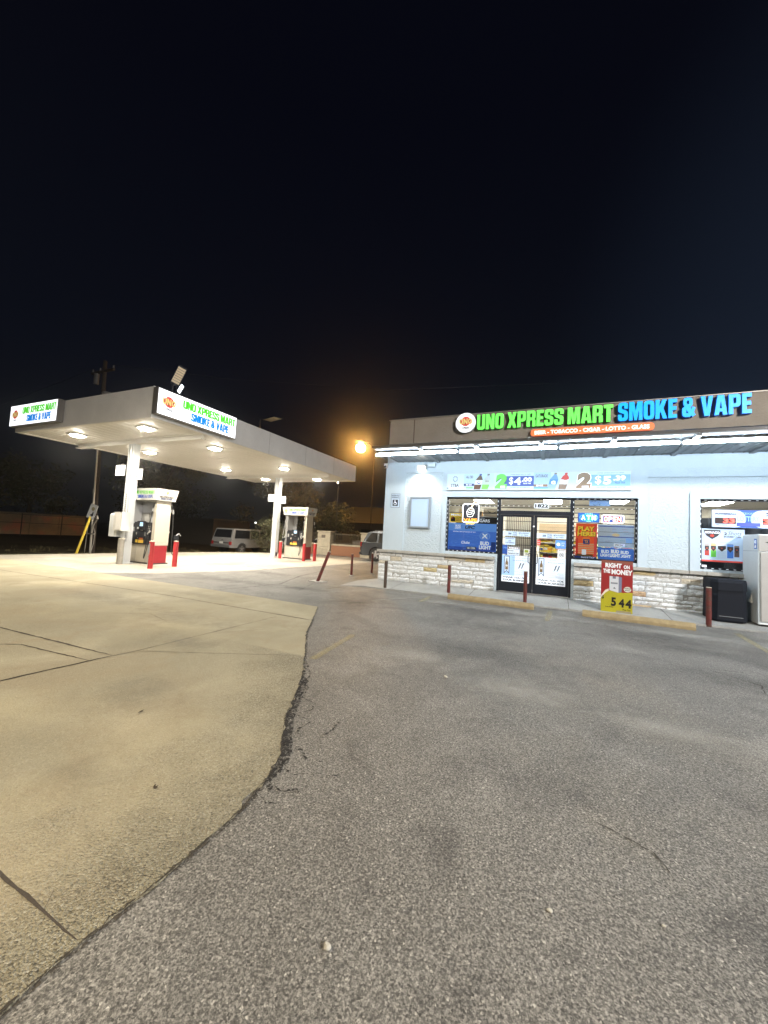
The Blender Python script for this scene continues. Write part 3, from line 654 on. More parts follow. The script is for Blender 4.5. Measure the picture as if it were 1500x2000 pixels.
def window(x0, z0, x1, z1, bars, strip_h=None, sides='LRT', parent=shop):
    m = MB(); b = .05
    m.box(x0, YG-.05, z0, x1, YG+.05, z0+b, M_fr); m.box(x0, YG-.05, z1-b, x1, YG+.05, z1, M_fr); m.box(x0, YG-.05, z0+b, x0+b, YG+.05, z1-b, M_fr); m.box(x1-b, YG-.05, z0+b, x1, YG+.05, z1-b, M_fr)
    o = m.build('window', parent)
    g = MB(); g.box(x0+b, YG-.003, z0+b, x1-b, YG+.003, z1-b, M_glass); g.build('pane', o)
    if bars:
        g = MB()
        for z in bars: g.box(x0+b, YG+.055, z-.011, x1-b, YG+.075, z+.011, M_bar)
        g.build('security_bars', o)
    g = MB()
    def dash(p, q, n_):      # one continuous ribbon, diodes and dark gaps taking turns
        p, q = Vector(p), Vector(q); N = n_*3; d = (q-p)/N; hz_ = abs(d.x) > abs(d.z); wv = Vector((0, 0, .0048)) if hz_ else Vector((.0048, 0, 0)); vs = []
        for i in range(N+1):
            c = p+d*i
            for y, sg in ((YG-.066, -1), (YG-.066, 1), (YG-.052, 1), (YG-.052, -1)): vs.append((c.x+wv.x*sg, y, c.z+wv.z*sg))
        for m_, pick in ((M_dash, lambda i: i % 3 == 1), (M_bar, lambda i: i % 3 != 1)):
            g.add(vs, [(4*i+k, 4*i+(k+1) % 4, 4*i+4+(k+1) % 4, 4*i+4+k) for i in range(N) if pick(i) for k in range(4)], m_)
    H = z1-z0; W_ = x1-x0
    if 'L' in sides: dash((x0+.028, 0, z0+.05), (x0+.028, 0, z1-.05), int(H/.13))
    if 'R' in sides: dash((x1-.028, 0, z0+.05), (x1-.028, 0, z1-.05), int(H/.13))
    if 'B' in sides: dash((x0+.05, 0, z0+.025), (x1-.05, 0, z0+.025), int(W_/.14))
    if 'T' in sides: dash((x0+.05, 0, z1-.025), (x1-.05, 0, z1-.025), int(W_/.14))
    if strip_h: 
        g.box(x0+.05, YG-.052, strip_h-.008, x1-.05, YG-.04, strip_h+.008, M_bar)
        dash((x0+.06, 0, strip_h), (x1-.06, 0, strip_h), int(W_/.14))
    bm_ = g.build('light_strip', o); weld(bm_)
    return o
window(WX0, WB, DX0, WT, [2.40, 2.62], 2.60, 'LRB')
window(DX1, WB, WX1, WT, [1.42, 1.55, 1.68, 1.81, 1.94, 2.07, 2.20, 2.33, 2.46, 2.68], 2.58, 'LRT')
window(DX0, 2.43, DX1, WT, [2.58], 2.62, '')
window(W2X0, W2B, 4.95, WT, [], None, 'LBT'); 
# doors
door_z0, door_z1 = .155, 2.43
m = MB()
for x in (DX0, DX1-.055): m.box(x, YG-.06, door_z0, x+.055, YG+.06, door_z1, M_fr)
m.box(DX0+.055, YG-.06, door_z1-.06, DX1-.055, YG+.06, door_z1, M_fr); m.box(DX0, YG-.2, .12, DX1, YG+.06, door_z0, mat('aluminium_threshold', (.35, .35, .36), .4, .7))
df = m.build('door_frame', shop)
xm = (DX0+DX1)/2
def door(x0, x1, hx, s):
    m = MB(); z0, z1 = door_z0+.012, door_z1-.065
    m.box(x0, YG-.045, z0, x0+.075, YG, z1, M_fr); m.box(x1-.075, YG-.045, z0, x1, YG, z1, M_fr); m.box(x0+.075, YG-.045, z1-.06, x1-.075, YG, z1, M_fr); m.box(x0+.075, YG-.045, z0, x1-.075, YG, z0+.26, M_fr)
    o = m.build('door', shop)
    g = MB(); g.box(x0+.075, YG-.026, z0+.26, x1-.075, YG-.02, z1-.06, M_glass); g.build('door_glass', o)
    g = MB()
    for z in (.62, .8, .95, 1.13, 1.33, 1.5, 1.70, 1.93, 2.18): g.box(x0+.075, YG+.01, z-.008, x1-.075, YG+.024, z+.008, M_bar)
    g.build('security_bars', o)
    g = MB(); g.tube([(hx, YG-.045, 1.0), (hx, YG-.11, 1.0), (hx+s*.07, YG-.115, 1.02), (hx+s*.075, YG-.115, 1.16), (hx+s*.07, YG-.115, 1.27), (hx, YG-.11, 1.29), (hx, YG-.045, 1.29)], .011, M_bar, 8); g.build('handle', o, smooth=True)
    g = MB(); g.cyl((hx, YG-.05, 1.48), (hx, YG-.045, 1.48), .014, .014, mat('lock_steel', (.4, .4, .4), .3, .9), 12); g.build('lock', o)
    return o
door(DX0+.058, xm-.004, xm-.05, -1); door(xm+.004, DX1-.058, xm+.05, 1)
tag(face(xm-.045, 2.0, xm+.045, 2.0+.09, YG-.05).disc(.5, .5, .026, WHITE).build('round_sticker'), 'small white round sticker high on the meeting stile of the doors', 'sticker')

# interior --------------------------------------------------------------------
M_int = mat('interior_paint', (.74, .69, .58), .8); M_flr = mat('interior_tile', (.5, .48, .44), .3)
mb = MB(); mb.box(-4.9, Y0+.24, .10, 12.8, 19.7, .16, M_flr); mb.build('shop_floor', shop)
mb = MB(); mb.box(-4.9, Y0+.24, 3.15, 12.8, 19.7, 3.2, mat('ceiling_tile', (.42, .40, .37), .9)); mb.build('shop_ceiling', shop)
mb = MB(); mb.box(-4.92, 17.0, .16, 12.8, 17.05, 3.15, M_int); mb.box(-4.92, Y0+.24, .16, -4.90, 17, 3.15, M_int); mb.build('shop_inner_wall', shop)
M_tl = mat('troffer_light', (1, .97, .9), .5, emit=STORE_E, ecol=(1, .96, .88))
for (x, y) in [(-3.4, 13.2), (-.35, 13.3), (1.1, 13.2), (3.8, 13.4), (-.1, 15.4), (1.9, 15.2), (-2.6, 15.6), (4.6, 15.4), (-2.4, 12.5), (-.8, 12.3), (1.0, 12.4), (3.9, 12.7)]:  # row nearest the glass is added to brighten slats, goods and posters
    r = thing('ceiling_light', (x, y, 3.14), '', 'ceiling light', 'troffer lights inside the shop'); r['label'] = 'bright rectangular troffer light on the shop ceiling, the row by the window added'
    m = MB(); m.box(x-.3, y-.6, 3.125, x+.3, y+.6, 3.14, M_tl); m.build('diffuser', r)
    m = MB(); m.box(x-.33, y-.63, 3.12, x-.3, y+.63, 3.149, M_capw); m.box(x+.3, y-.63, 3.12, x+.33, y+.63, 3.149, M_capw); m.build('frame', r)
M_box = mat('cardboard', (.62, .46, .28), .85, var=.1, vscale=8)
prod = [pmat(*c) for c in ((225, 190, 60), (200, 60, 40), (240, 220, 120), (70, 120, 60), (230, 230, 225), (50, 90, 170), (220, 140, 50), (160, 40, 60), (250, 240, 200))]
def shelf(x0, x1, y, d, zs, label, fill, yellow=False, seed=1):
    r = thing('store_shelf', ((x0+x1)/2, y, .16), label, 'shelf'); rn = random.Random(seed)
    m = MB(); m.box(x0, y+d-.03, .16, x1, y+d, zs[-1]+.3, M_int)
    for z in zs: m.box(x0, y, z-.03, x1, y+d-.03, z, mat('shelf_steel', (.6, .58, .52), .5))
    m.box(x0-.02, y, .16, x0, y+d, zs[-1]+.3, M_int); m.box(x1, y, .16, x1+.02, y+d, zs[-1]+.3, M_int); m.build('rack', r)
    m = MB()
    for i, z in enumerate(zs):
        x = x0+.01
        while x < x1-.1:
            wd = rn.uniform(.06, .13); h = rn.uniform(.14, .24); c = rn.choice(prod[:3]+[prod[8]] if yellow else prod)
            m.box(x, y+.02, z, x+wd-.006, y+.2, z+h, c); m.box(x+.012, y+.018, z+h*.3, x+wd-.02, y+.02, z+h*.6, rn.choice(prod)); x += wd
    s = m.build('packets', r); s['kind'] = 'stuff'
    return r
shelf(-.42, .95, 12.9, .4, [.4, .72, 1.02, 1.32, 1.62], 'shelf of yellow snack packets behind the right door', True, True, 4)
shelf(.6, 2.4, 13.6, .45, [.5, .85, 1.2, 1.55, 1.9], 'mixed goods shelf seen through the right window between posters', True, False, 6)
# slatted panel and counter behind the left door
mb = MB()
for i in range(16): mb.box(-1.42+i*.055, 12.62, .16, -1.42+i*.055+.032, 12.65, 2.55, mat('cream_slat', (.62, .55, .42), .6))
mb.box(-1.43, 12.655, .16, -.5, 12.67, 2.55, mat('brown_backing', (.18, .13, .09), .8)); tag(mb.build('slatted_panel', None, (-1, 12.6, .16)), 'cream slatted panel standing behind the left door', 'panel')
def carton(x0, z0, x1, z1, y, label, mark=False):
    m = MB(); m.box(x0, y, z0, x1, y+.3, z1, M_box); m.box(x0+.0, y-.001, (z0+z1)/2-.012, x1, y, (z0+z1)/2+.012, mat('packing_tape', (.5, .38, .22), .4))
    o = m.build('carton', None, ((x0+x1)/2, y, z0))
    if mark:
        g = MB(); g.tube([(x0+.12+.03*i, y-.004, z0+.11+.0035*(i-4.5)**2) for i in range(10)], .009, BLACK, 6); g.build('curved_mark', o)
    tag(o, label, 'box')
mb = MB(); mb.box(-3.0, 12.0, 2.28, -1.6, 12.4, 2.31, M_int); tag(mb.build('wall_shelf', None, (-2.3, 12, 2.28)), 'high shelf inside the left window carrying cartons', 'shelf')
carton(-2.78, 2.311, -2.50, 2.52, 12.02, 'small brown carton on the high shelf, left of the vape sign'); carton(-2.02, 2.311, -1.62, 2.56, 12.02, 'brown carton with curved dark mark on the high shelf, right of the vape sign', True)
carton(-2.35, 2.311, -2.08, 2.47, 12.02, 'small brown carton on the high shelf behind the vape sign')
for z0, z1, lb in ((1.98, 2.2, 'upper flat brown carton stacked behind the right door'), (1.72, 1.96, 'lower flat brown carton stacked behind the right door')): carton(-.45, z0, .6, z1, 12.88, lb)
mb = MB(); mb.box(3.0, 12.3, .16, 5.8, 12.32, 2.45, mat('black_board', (.02, .022, .028), .6)); tag(mb.build('backing_board', None, (4, 12.3, .16)), 'black board standing behind the window with red digits', 'board')
mb = MB(); mb.box(-2.96, 12.45, .16, -1.6, 12.48, 2.27, mat('dark_board', (.03, .032, .04), .6)); tag(mb.build('backing_board', None, (-2.2, 12.45, .16)), 'dark board standing behind the blue beer poster window', 'board')

# ---- things on the windows ----------------------------------------------------
YP = YG+.012      # sheets stuck just inside the pane
def sheet_in(x0, z0, x1, z1, y=YG-.006-.012): return face(x0, z0, x1, z1, y)
BLU = pmat(66, 116, 212, .6); NAVY = pmat(30, 62, 135, .4); WHT = pmat(235, 240, 250, .6)  # emission in the poster prints stands in for shop light coming through
# left window: blue beer poster
P = face(-3.02, 1.25, -1.575, 2.07, YP).slab(BLU, .003)
P.rect(0, .72, 1, 1, pmat(96, 150, 230, .6)); P.rect(.02, 0, .98, .12, pmat(45, 80, 175, .55)); P.rect(.9, .05, .99, .35, NAVY, 1)
for i in range(60):
    x, z = random.random()*.6, random.random()*.6+.05; P.rect(x, z, x+random.uniform(.02, .09), z+.008, pmat(100, 150, 225, .55), 1)
P.text('BUD', .68, .22, .86, .36, WHT, 2, .05); P.text('LIGHT', .66, .07, .90, .21, WHT, 2, .05)
P.disc(.77, .55, .16, pmat(110, 155, 225, .55), 1, .8); P.disc(.77, .55, .13, BLU, 2, .8, r0=.10); P.text('X', .71, .47, .83, .64, WHT, 3, .01)
P.text('BUD', .15, .86, .26, .93, WHT, 2, .04); P.text('LIGHT', .14, .79, .27, .855, WHT, 2, .04); P.rect(.12, .775, .29, .78, WHT, 2); P.rect(.12, .945, .29, .95, WHT, 2)
P.text('UFC', .35, .79, .55, .91, pmat(60, 60, 70), 2, .04, slant=.25)
P.text('OFFICIAL BEER SPONSOR OF UFC', .1, .66, .58, .70, WHT, 2, .02); P.text('Clubs', .28, .24, .46, .34, WHT, 2, .03, slant=.2); P.rect(.4, .04, .6, .14, pmat(110, 120, 140), 2); P.text('SELTZER', .42, .06, .58, .12, WHT, 3, .02)
tag(P.build('beer_poster'), 'large blue beer poster with white lettering filling the left window', 'poster')
P = face(-2.99, 2.09, -2.58, 2.37, YP).slab(pmat(235, 200, 70, .5), .003); P.text('Menu', .08, .72, .8, .95, WHT, 1, .04); P.text('LOW', .45, .38, .95, .62, pmat(120, 120, 30), 1, .03); P.text('HOT', .48, .12, .92, .34, pmat(150, 60, 30), 1, .03)
P.disc(.25, .35, .07, BLACK, 1); P.rect(.08, .1, .42, .26, BLACK, 1); P.disc(.2, .45, .03, pmat(210, 50, 40), 2)
tag(P.build('yellow_poster'), 'small yellow poster in the left window above the blue beer poster', 'poster')
P = face(-2.12, 2.09, -1.57, 2.27, YP).slab(pmat(30, 30, 34), .003); P.text('CIGARS', -.15, .15, .62, .65, WHT, 1, .03); P.text('Premium', .05, .72, .35, .88, WHT, 1, .0)
tag(P.build('cigar_banner'), 'black banner with white capitals at the upper right of the left window', 'banner')
def neon(m, pts, r=.008, n=6, M=None, closed=True):
    m_ = MB(); pts = list(pts)+([pts[0], pts[1]] if closed else []); return pts
r = thing('vape_light_sign', (-2.36, YG-.07, 1.96), 'lit vape sign with white hand outline in a rounded square', 'light sign')
M_neon = mat('white_neon', (1, 1, 1), .4, emit=1.6); M_neo = mat('orange_neon', (1, .35, .05), .4, emit=2.0, ecol=(1, .38, .05))
m = MB(); yy = YG-.075
def rsq(x0, z0, x1, z1, c, k=4):
    out = []
    for (cx, cz, a0) in ((x1-c, z1-c, 0), (x0+c, z1-c, 90), (x0+c, z0+c, 180), (x1-c, z0+c, 270)):
        for i in range(k+1): a = R(a0+90*i/k); out.append((cx+c*math.cos(a), yy, cz+c*math.sin(a)))
    return out+[out[0]]
m.tube(rsq(-2.575, 2.10, -2.10, 2.65, .05), .013, M_neon, 6); m.build('tube_frame', r, smooth=True)
m = MB(); m.box(-2.59, yy+.015, 2.09, -2.085, yy+.022, 2.665, mat('smoked_acrylic', (.05, .05, .06), .2)); m.build('backing_plate', r)
m = MB()
for pts in ([(-2.45, 2.13), (-2.48, 2.26), (-2.42, 2.37), (-2.34, 2.40), (-2.27, 2.34), (-2.25, 2.24), (-2.30, 2.13)], [(-2.44, 2.34), (-2.36, 2.30), (-2.27, 2.33)], [(-2.46, 2.27), (-2.38, 2.24), (-2.29, 2.27)], [(-2.30, 2.22), (-2.38, 2.18), (-2.44, 2.20)], [(-2.45, 2.13), (-2.37, 2.11), (-2.30, 2.13)]):
    m.tube([(x+.02, yy, z+.15) for x, z in pts], .008, M_neon, 5)
m.build('hand_outline', r)
m = MB(); m.cyl((-2.34, yy-.01, 2.50), (-2.22, yy-.01, 2.74), .02, .02, mat('warm_neon', (1, .8, .5), .4, emit=1.6, ecol=(1, .75, .4)), 8); m.build('vape_pen', r)
P = face(-2.56, 2.05, -2.12, 2.20, yy-.0); P.text('VAPE', .05, .35, .95, 1.1, M_neo, 1, .03); P.text('SHOP', .2, -.1, .8, .3, mat('yellow_neon', (1, .7, .1), .4, emit=1.8, ecol=(1, .6, .1)), 1, .03); P.build('lettering', r)
# ATM sign
P = face(.56, 2.21, 1.07, 2.46, YG-.075).slab(pmat(10, 60, 140, .5), .02)
P.rect(.04, .06, .96, .94, pmat(10, 90, 170, .8)); P.disc(.5, .5, .17, pmat(0, 140, 220, .6), 1, .6); P.rect(.42, .28, .60, .72, pmat(60, 190, 40, .8), 2); [P.text(ch, .15+.245*i, .24, .15+.245*i+.20, .76, pmat(240, 255, 255, 1.0), 3, .04) for i, ch in enumerate('ATM')]
for i in range(22): a = 2*math.pi*i/22; P.disc(.5+.42*math.cos(a), .5+.40*math.sin(a), .006, pmat(160, 240, 255, 2.0), 3, n=6)
P.text('AVAILABLE', .32, .86, .68, .93, pmat(160, 240, 255, 1.5), 3, .02); P.text('INSIDE', .38, .07, .62, .14, pmat(160, 240, 255, 1.5), 3, .02)
tag(P.build('atm_sign'), 'glowing blue ATM sign at the top of the right window', 'light sign')
# OPEN sign
r = thing('open_sign', (1.4, YG-.07, 2.2), 'lit OPEN sign with white rounded outline beside the ATM sign', 'light sign')
m = MB(); yy = YG-.08
m.tube(rsq(1.13, 2.21, 1.62, 2.41, .045), .012, M_neon, 6); m.build('tube_frame', r, smooth=True)
P = face(1.15, 2.225, 1.60, 2.395, YG-.06).slab(pmat(60, 90, 150, .45), .006); P.rect(.05, .1, .95, .9, pmat(190, 40, 30, .4)); P.rect(.3, .1, .5, .5, pmat(50, 70, 140, .55), 1); P.disc(.17, .5, .05, pmat(150, 140, 120), 1, 1.3)
for i, ch in enumerate('OPEN'): P.text(ch, .06+.225*i, .16, .06+.225*i+.19, .86, pmat(255, 250, 240, 1.1), 3, .02)
P.build('face', r)
# PLAY HERE poster
P = face(.52, 1.30, 1.03, 2.18, YP).slab(pmat(238, 92, 50, .6), .003); P.rect(.0, .0, .12, .55, pmat(215, 60, 50, .55)); P.rect(.86, 0, 1, 1, pmat(222, 80, 75, .55)); P.disc(.5, .5, .1, pmat(250, 130, 60, .55), 0)
P.text('PLAY', .12, .75, .9, .9, BLACK, 1, .06); P.text('PLAY', .10, .765, .88, .91, pmat(240, 205, 70, .65), 2, .05)
P.text('HERE!', .10, .60, .95, .74, BLACK, 1, .06); P.text('HERE!', .08, .61, .93, .75, pmat(240, 205, 70, .65), 2, .05)
P.rect(.35, .36, .66, .52, NAVY, 1); P.text('TX', .42, .4, .6, .49, pmat(250, 170, 60, .55), 2, .03)
for i in range(6): P.rect(.12, .08+.055*i, .86, .11+.055*i, pmat(222, 188, 140, .45), 1)
P.rect(.3, .04, .5, .2, WHT, 2); P.rect(.05, .0, .82, .06, pmat(190, 150, 100), 1)
tag(P.build('lottery_poster'), 'orange PLAY HERE poster in the right window beside the door', 'poster')
P = face(.50, 1.235, 1.03, 1.295, YP).slab(NAVY, .003); P.text('EAGLE TAX', .3, .2, .9, .85, WHT, 1, .02); tag(P.build('navy_strip_sticker'), 'narrow navy sticker under the orange PLAY HERE poster', 'sticker')
# blue beer posters to the right
P = face(1.05, 1.25, 1.87, 1.56, YP).slab(pmat(70, 120, 210, .55), .003)
for a, lft in ((.08, 0), (.62, 0)): P.text('BUD', a+.02, .52, a+.24, .80, WHT, 1, .05); P.text('LIGHT', a, .22, a+.30, .48, WHT, 1, .05)
P.rect(.33, .12, .64, .92, pmat(80, 130, 215, .55), 2); P.text('BUD', .37, .55, .6, .86, WHT, 3, .06); P.text('LIGHT', .34, .22, .63, .52, WHT, 3, .06)
tag(P.build('beer_poster'), 'low blue beer poster with three repeated names in the right window', 'poster')
P = face(1.05, 1.57, 1.87, 2.17, YP).slab(pmat(175, 195, 222, .5), .003)
for z in (.9, .44): P.rect(0, z, 1, z+.04, pmat(60, 90, 175, .45), 2)
for z in (.2, .66): P.rect(0, z, 1, z+.015, pmat(70, 85, 110), 2)
P.rect(.0, .46, .4, .9, pmat(190, 200, 215, .45), 1); P.disc(.5, .55, .09, pmat(225, 205, 165, .45), 1, .5); P.rect(.45, .05, .75, .18, WHT, 1); P.text('SPECIAL', .48, .08, .72, .15, pmat(90, 100, 120), 2, .02); P.rect(.78, .22, .95, .42, pmat(130, 175, 235, .55), 1)
for i in range(14):
    x, z = random.random()*.8, random.random()*.9; P.rect(x, z, x+.15, z+.03, pmat(random.choice([205, 150]), 205, 235, .1), 1)
tag(P.build('sale_poster'), 'pale blue poster crossed by dark bars above the low beer poster', 'poster')
P = face(.83, 2.66, 1.32, 2.81, YP).slab(pmat(140, 175, 225, .55), .003)
for i in range(24): x, z = random.random()*.9, random.random()*.85; P.rect(x, z, x+.08, z+.06, pmat(*random.choice([(90, 130, 200), (200, 220, 240), (60, 100, 180)]), .1), 1)
P.build('x'); bpy.data.objects['x'].name = 'blue_flyer'; tag(bpy.data.objects['blue_flyer'], 'blue patterned flyer at the top of the right window above the ATM sign', 'flyer')
# address number
P = face(-.55, 2.56, -.17, 2.70, YG-.075).slab(pmat(215, 225, 235, .5), .006); P.text('1822', .05, .14, .95, .86, BLACK, 1, .05); tag(P.build('house_number'), 'white plate reading 1822 over the doors', 'number sign')
# door stickers
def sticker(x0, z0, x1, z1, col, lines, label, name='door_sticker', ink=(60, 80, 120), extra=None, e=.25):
    P = face(x0, z0, x1, z1, YG-.0285).slab(pmat(*col, e), .002)  # sticker print glows a little, imitating shop light from behind
    for (t_, a, b_, c, d) in lines: P.text(t_, a, b_, c, d, pmat(*ink), 1, .02)
    if extra: extra(P)
    tag(P.build(name, None), label, 'sticker' if 'sticker' in name else 'poster'); return P
SY = YG-.030
lx0, lx1, rx0, rx1 = -1.385, -.635, -.465, .285
sticker(lx0, 1.75, lx1, 1.88, (205, 225, 245), [('STORE', .36, .55, .52, .85), ('HOURS', .36, .12, .52, .42), ('MON-SUNDAY', .58, .55, .95, .85), ('7 am-10pm', .6, .12, .92, .42), ('***', .2, .2, .32, .8)], 'pale blue store hours strip across the left door', 'hours_sticker')
sticker(rx0, 1.73, rx1, 1.86, (205, 225, 245), [('STORE', .36, .55, .52, .85), ('HOURS', .36, .12, .52, .42), ('MON-SUNDAY', .58, .55, .95, .85), ('7 am-10pm', .6, .12, .92, .42), ('***', .2, .2, .32, .8)], 'pale blue store hours strip across the right door', 'hours_sticker')
sticker(-1.33, 1.49, -1.04, 1.70, (200, 220, 245), [('SHOPLIFTERS', .08, .78, .92, .92), ('NO', .38, .48, .62, .66), ('LOITERING', .1, .2, .9, .4)], 'white NO LOITERING sticker on the left door', 'notice_sticker')
sticker(-1.385, 1.22, -1.25, 1.48, (40, 80, 160), [('OPEN', .1, .6, .9, .8)], 'dark blue sticker at the left edge of the left door', 'blue_sticker', (120, 170, 240))
sticker(-1.245, 1.20, -.91, 1.44, (215, 228, 240), [('Security', .06, .42, .5, .6), ('Camera in Use', .06, .12, .92, .32)], 'white WARNING camera sticker with brown heading on the left door', 'warning_sticker', (50, 60, 90), lambda P: (P.rect(.03, .72, .97, .97, pmat(110, 80, 65), 1), P.text('WARNING', .1, .76, .9, .93, WHT, 2, .04)))
sticker(-.80, 1.20, -.65, 1.39, (225, 225, 215), [('CBD', .2, .2, .8, .4)], 'small white sticker with green and yellow label near the left handle', 'small_sticker', (60, 60, 60), lambda P: P.rect(.15, .5, .85, .9, pmat(150, 170, 50), 1))
def thanks(x0, label, faded):
    P = face(x0+.0, .435, x0+.745, 1.19, SY).slab(pmat(*( (165, 200, 238) if not faded else (205, 218, 232)), .3), .002)  # poster paper given emission in place of light from the shop
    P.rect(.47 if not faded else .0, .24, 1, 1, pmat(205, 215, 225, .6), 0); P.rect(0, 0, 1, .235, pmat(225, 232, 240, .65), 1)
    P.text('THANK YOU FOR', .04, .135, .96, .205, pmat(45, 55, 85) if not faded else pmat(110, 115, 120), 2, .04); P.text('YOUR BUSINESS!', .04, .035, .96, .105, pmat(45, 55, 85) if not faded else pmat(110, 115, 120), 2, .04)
    P.poly([(.08, .3), (.18, .4), (.28, .3), (.28, .97), (.08, .97)], pmat(40, 60, 100), 1); P.poly([(.1, .35), (.18, .43), (.26, .35), (.26, .95), (.1, .95)], pmat(190, 205, 225, .55), 2)
    P.poly([(.13, .45), (.23, .45), (.23, .72), (.2, .8), (.2, .88), (.16, .88), (.16, .8), (.13, .72)], pmat(130, 110, 80), 3); P.disc(.18, .6, .03, pmat(225, 225, 225), 4)
    P.text('Now served for Carry Out', .4, .8, .95, .84, pmat(70, 90, 130), 2, .02); P.text('Please drink responsibly', .38, .90, .97, .93, pmat(90, 120, 170), 2, .0)
    for a in (.6, .7): P.poly([(a, .5), (a+.05, .55), (a+.12, .74), (a+.07, .72)], pmat(70, 80, 95), 2)
    for i in range(10): P.rect(.4+random.random()*.4, .28+.02*i, .95, .285+.02*i, pmat(150, 165, 190), 2)
    tag(P.build('thank_you_poster'), label, 'poster')
thanks(-1.385, 'blue thank you poster with bottle ribbon on the left door', False); thanks(-.46, 'faded thank you poster on the lower right door', True)
sticker(rx0+.01, 1.52, rx0+.10, 1.68, (215, 70, 60), [('SALE', .1, .6, .9, .8), ('BEER', .1, .2, .9, .4)], 'small red sticker at the upper left of the right door', 'red_sticker', (240, 240, 240))
sticker(.02, 1.46, .28, 1.69, (95, 150, 225), [('CARDS', .5, .6, .9, .75), ('OK', .5, .3, .9, .5)], 'mid blue sticker with white shape on the right door', 'blue_sticker', (230, 240, 250), lambda P: P.disc(.28, .5, .045, WHT, 1))
sticker(.08, 1.15, .28, 1.44, (230, 232, 232), [('NOTICE', .15, .84, .85, .94), ('minors', .2, .06, .8, .14)], 'white notice with crossed circle on the right door', 'notice_sticker', (80, 80, 90), lambda P: (P.disc(.5, .48, .06, pmat(50, 70, 90), 1, r0=.05), P.text('N', .38, .38, .62, .58, pmat(60, 70, 90), 1, .05)))

# second window: jackpot sign, canned drink poster
P = face(3.43, 2.19, 4.75, 2.60, YG-.09).slab(pmat(190, 212, 240, .35), .05)
P.rect(.32, 0, .68, 1, pmat(50, 90, 180, .3)); P.disc(.32, .5, .20, pmat(190, 212, 240, .35), 1, 1.0); P.disc(.68, .5, .20, pmat(190, 212, 240, .35), 1, 1.0)
P.rect(.34, .08, .66, .28, pmat(70, 85, 175, .3), 3); P.text('LOTTERY', .35, .36, .65, .66, pmat(130, 175, 245, .8), 3, .03); P.text('TEXAS', .42, .74, .58, .86, pmat(130, 175, 245, .6), 3, .02)
P.text('POWERBALL', .04, .72, .34, .82, pmat(40, 50, 80), 3, .05); P.text('MEGA', .74, .78, .94, .88, pmat(60, 60, 80), 3, .04); P.text('MILLIONS', .74, .66, .96, .75, pmat(60, 60, 80), 3, .03)
P.rect(.035, .2, .33, .54, pmat(45, 20, 22), 3); P.rect(.69, .2, .985, .54, pmat(45, 20, 22), 3)
LED = pmat(255, 95, 80, 1.6)
P.text('33', .15, .235, .315, .505, LED, 4, .04); P.text('358', .70, .235, .975, .505, LED, 4, .04); P.text('MILLION', .05, .1, .2, .16, pmat(60, 60, 80), 3, .0); P.text('MILLION', .8, .1, .95, .16, pmat(60, 60, 80), 3, .0)
tag(P.build('jackpot_sign'), 'blue and white jackpot sign with red digits 33 and 358', 'light sign')
P = face(3.23, 1.36, 4.06, 2.15, YG-.03).slab(pmat(188, 212, 240, .3), .006)  # print set glowing faintly, as if lit through from indoors
P.rect(0, 0, 1, .05, pmat(225, 80, 70, .2)); sh = [(.08, .96), (.46, .96), (.46, .88), (.40, .78), (.27, .68), (.14, .78), (.08, .88)]
P.poly(sh[::-1], pmat(70, 70, 78), 0); P.poly([(x*.9+.027, y*.95+.04) for x, y in sh][::-1], pmat(50, 50, 58), 1); P.text('MONACO', .1, .85, .44, .92, WHT, 3, .05); P.disc(.27, .79, .045, pmat(225, 75, 60), 3, .8, 5)
P.text('2', .54, .82, .61, .90, pmat(60, 60, 70), 2, .04); P.text('Shots', .63, .82, .92, .93, pmat(90, 90, 100), 2, .0, slant=.2); P.text('IN EVERY CAN', .54, .74, .92, .80, pmat(60, 60, 70), 2, .03)
for (x0, x1, z0, z1, c1, c2) in ((.09, .21, .18, .52, (200, 190, 185), (190, 70, 60)), (.23, .37, .14, .55, (235, 210, 150), (120, 220, 90)), (.38, .60, .10, .58, (225, 235, 245), (200, 220, 240)), (.60, .76, .13, .54, (110, 160, 230), (70, 130, 220)), (.76, .89, .17, .50, (150, 130, 120), (110, 90, 85))):
    P.rect(x0+.01, z0, x1-.01, z1, pmat(*c1, .1), 1); P.rect(x0+.01, z0, x1-.01, z0+(z1-z0)*.5, pmat(*c2, .1), 2)
    cx = (x0+x1)/2; h = (x1-x0)*.42; zz = z0+(z1-z0)*.68; P.poly([(cx-h, zz+.06), (cx-h, zz-.02), (cx, zz-.11), (cx+h, zz-.02), (cx+h, zz+.06)], pmat(65, 60, 65), 3); P.disc(cx, zz-.01, .018, pmat(200, 90, 60), 4, n=8)
    P.rect(x0+.02, z1, x1-.02, z1+.012, pmat(170, 175, 185), 1)
tag(P.build('canned_drink_poster'), 'pale poster of five coloured cans and a dark shield in the second window', 'poster')
P = face(3.25, 1.22, 3.34, 1.27, YG-.06).slab(WHT, .01); tag(P.build('window_sticker'), 'tiny white sticker at the lower corner of the second window', 'sticker')

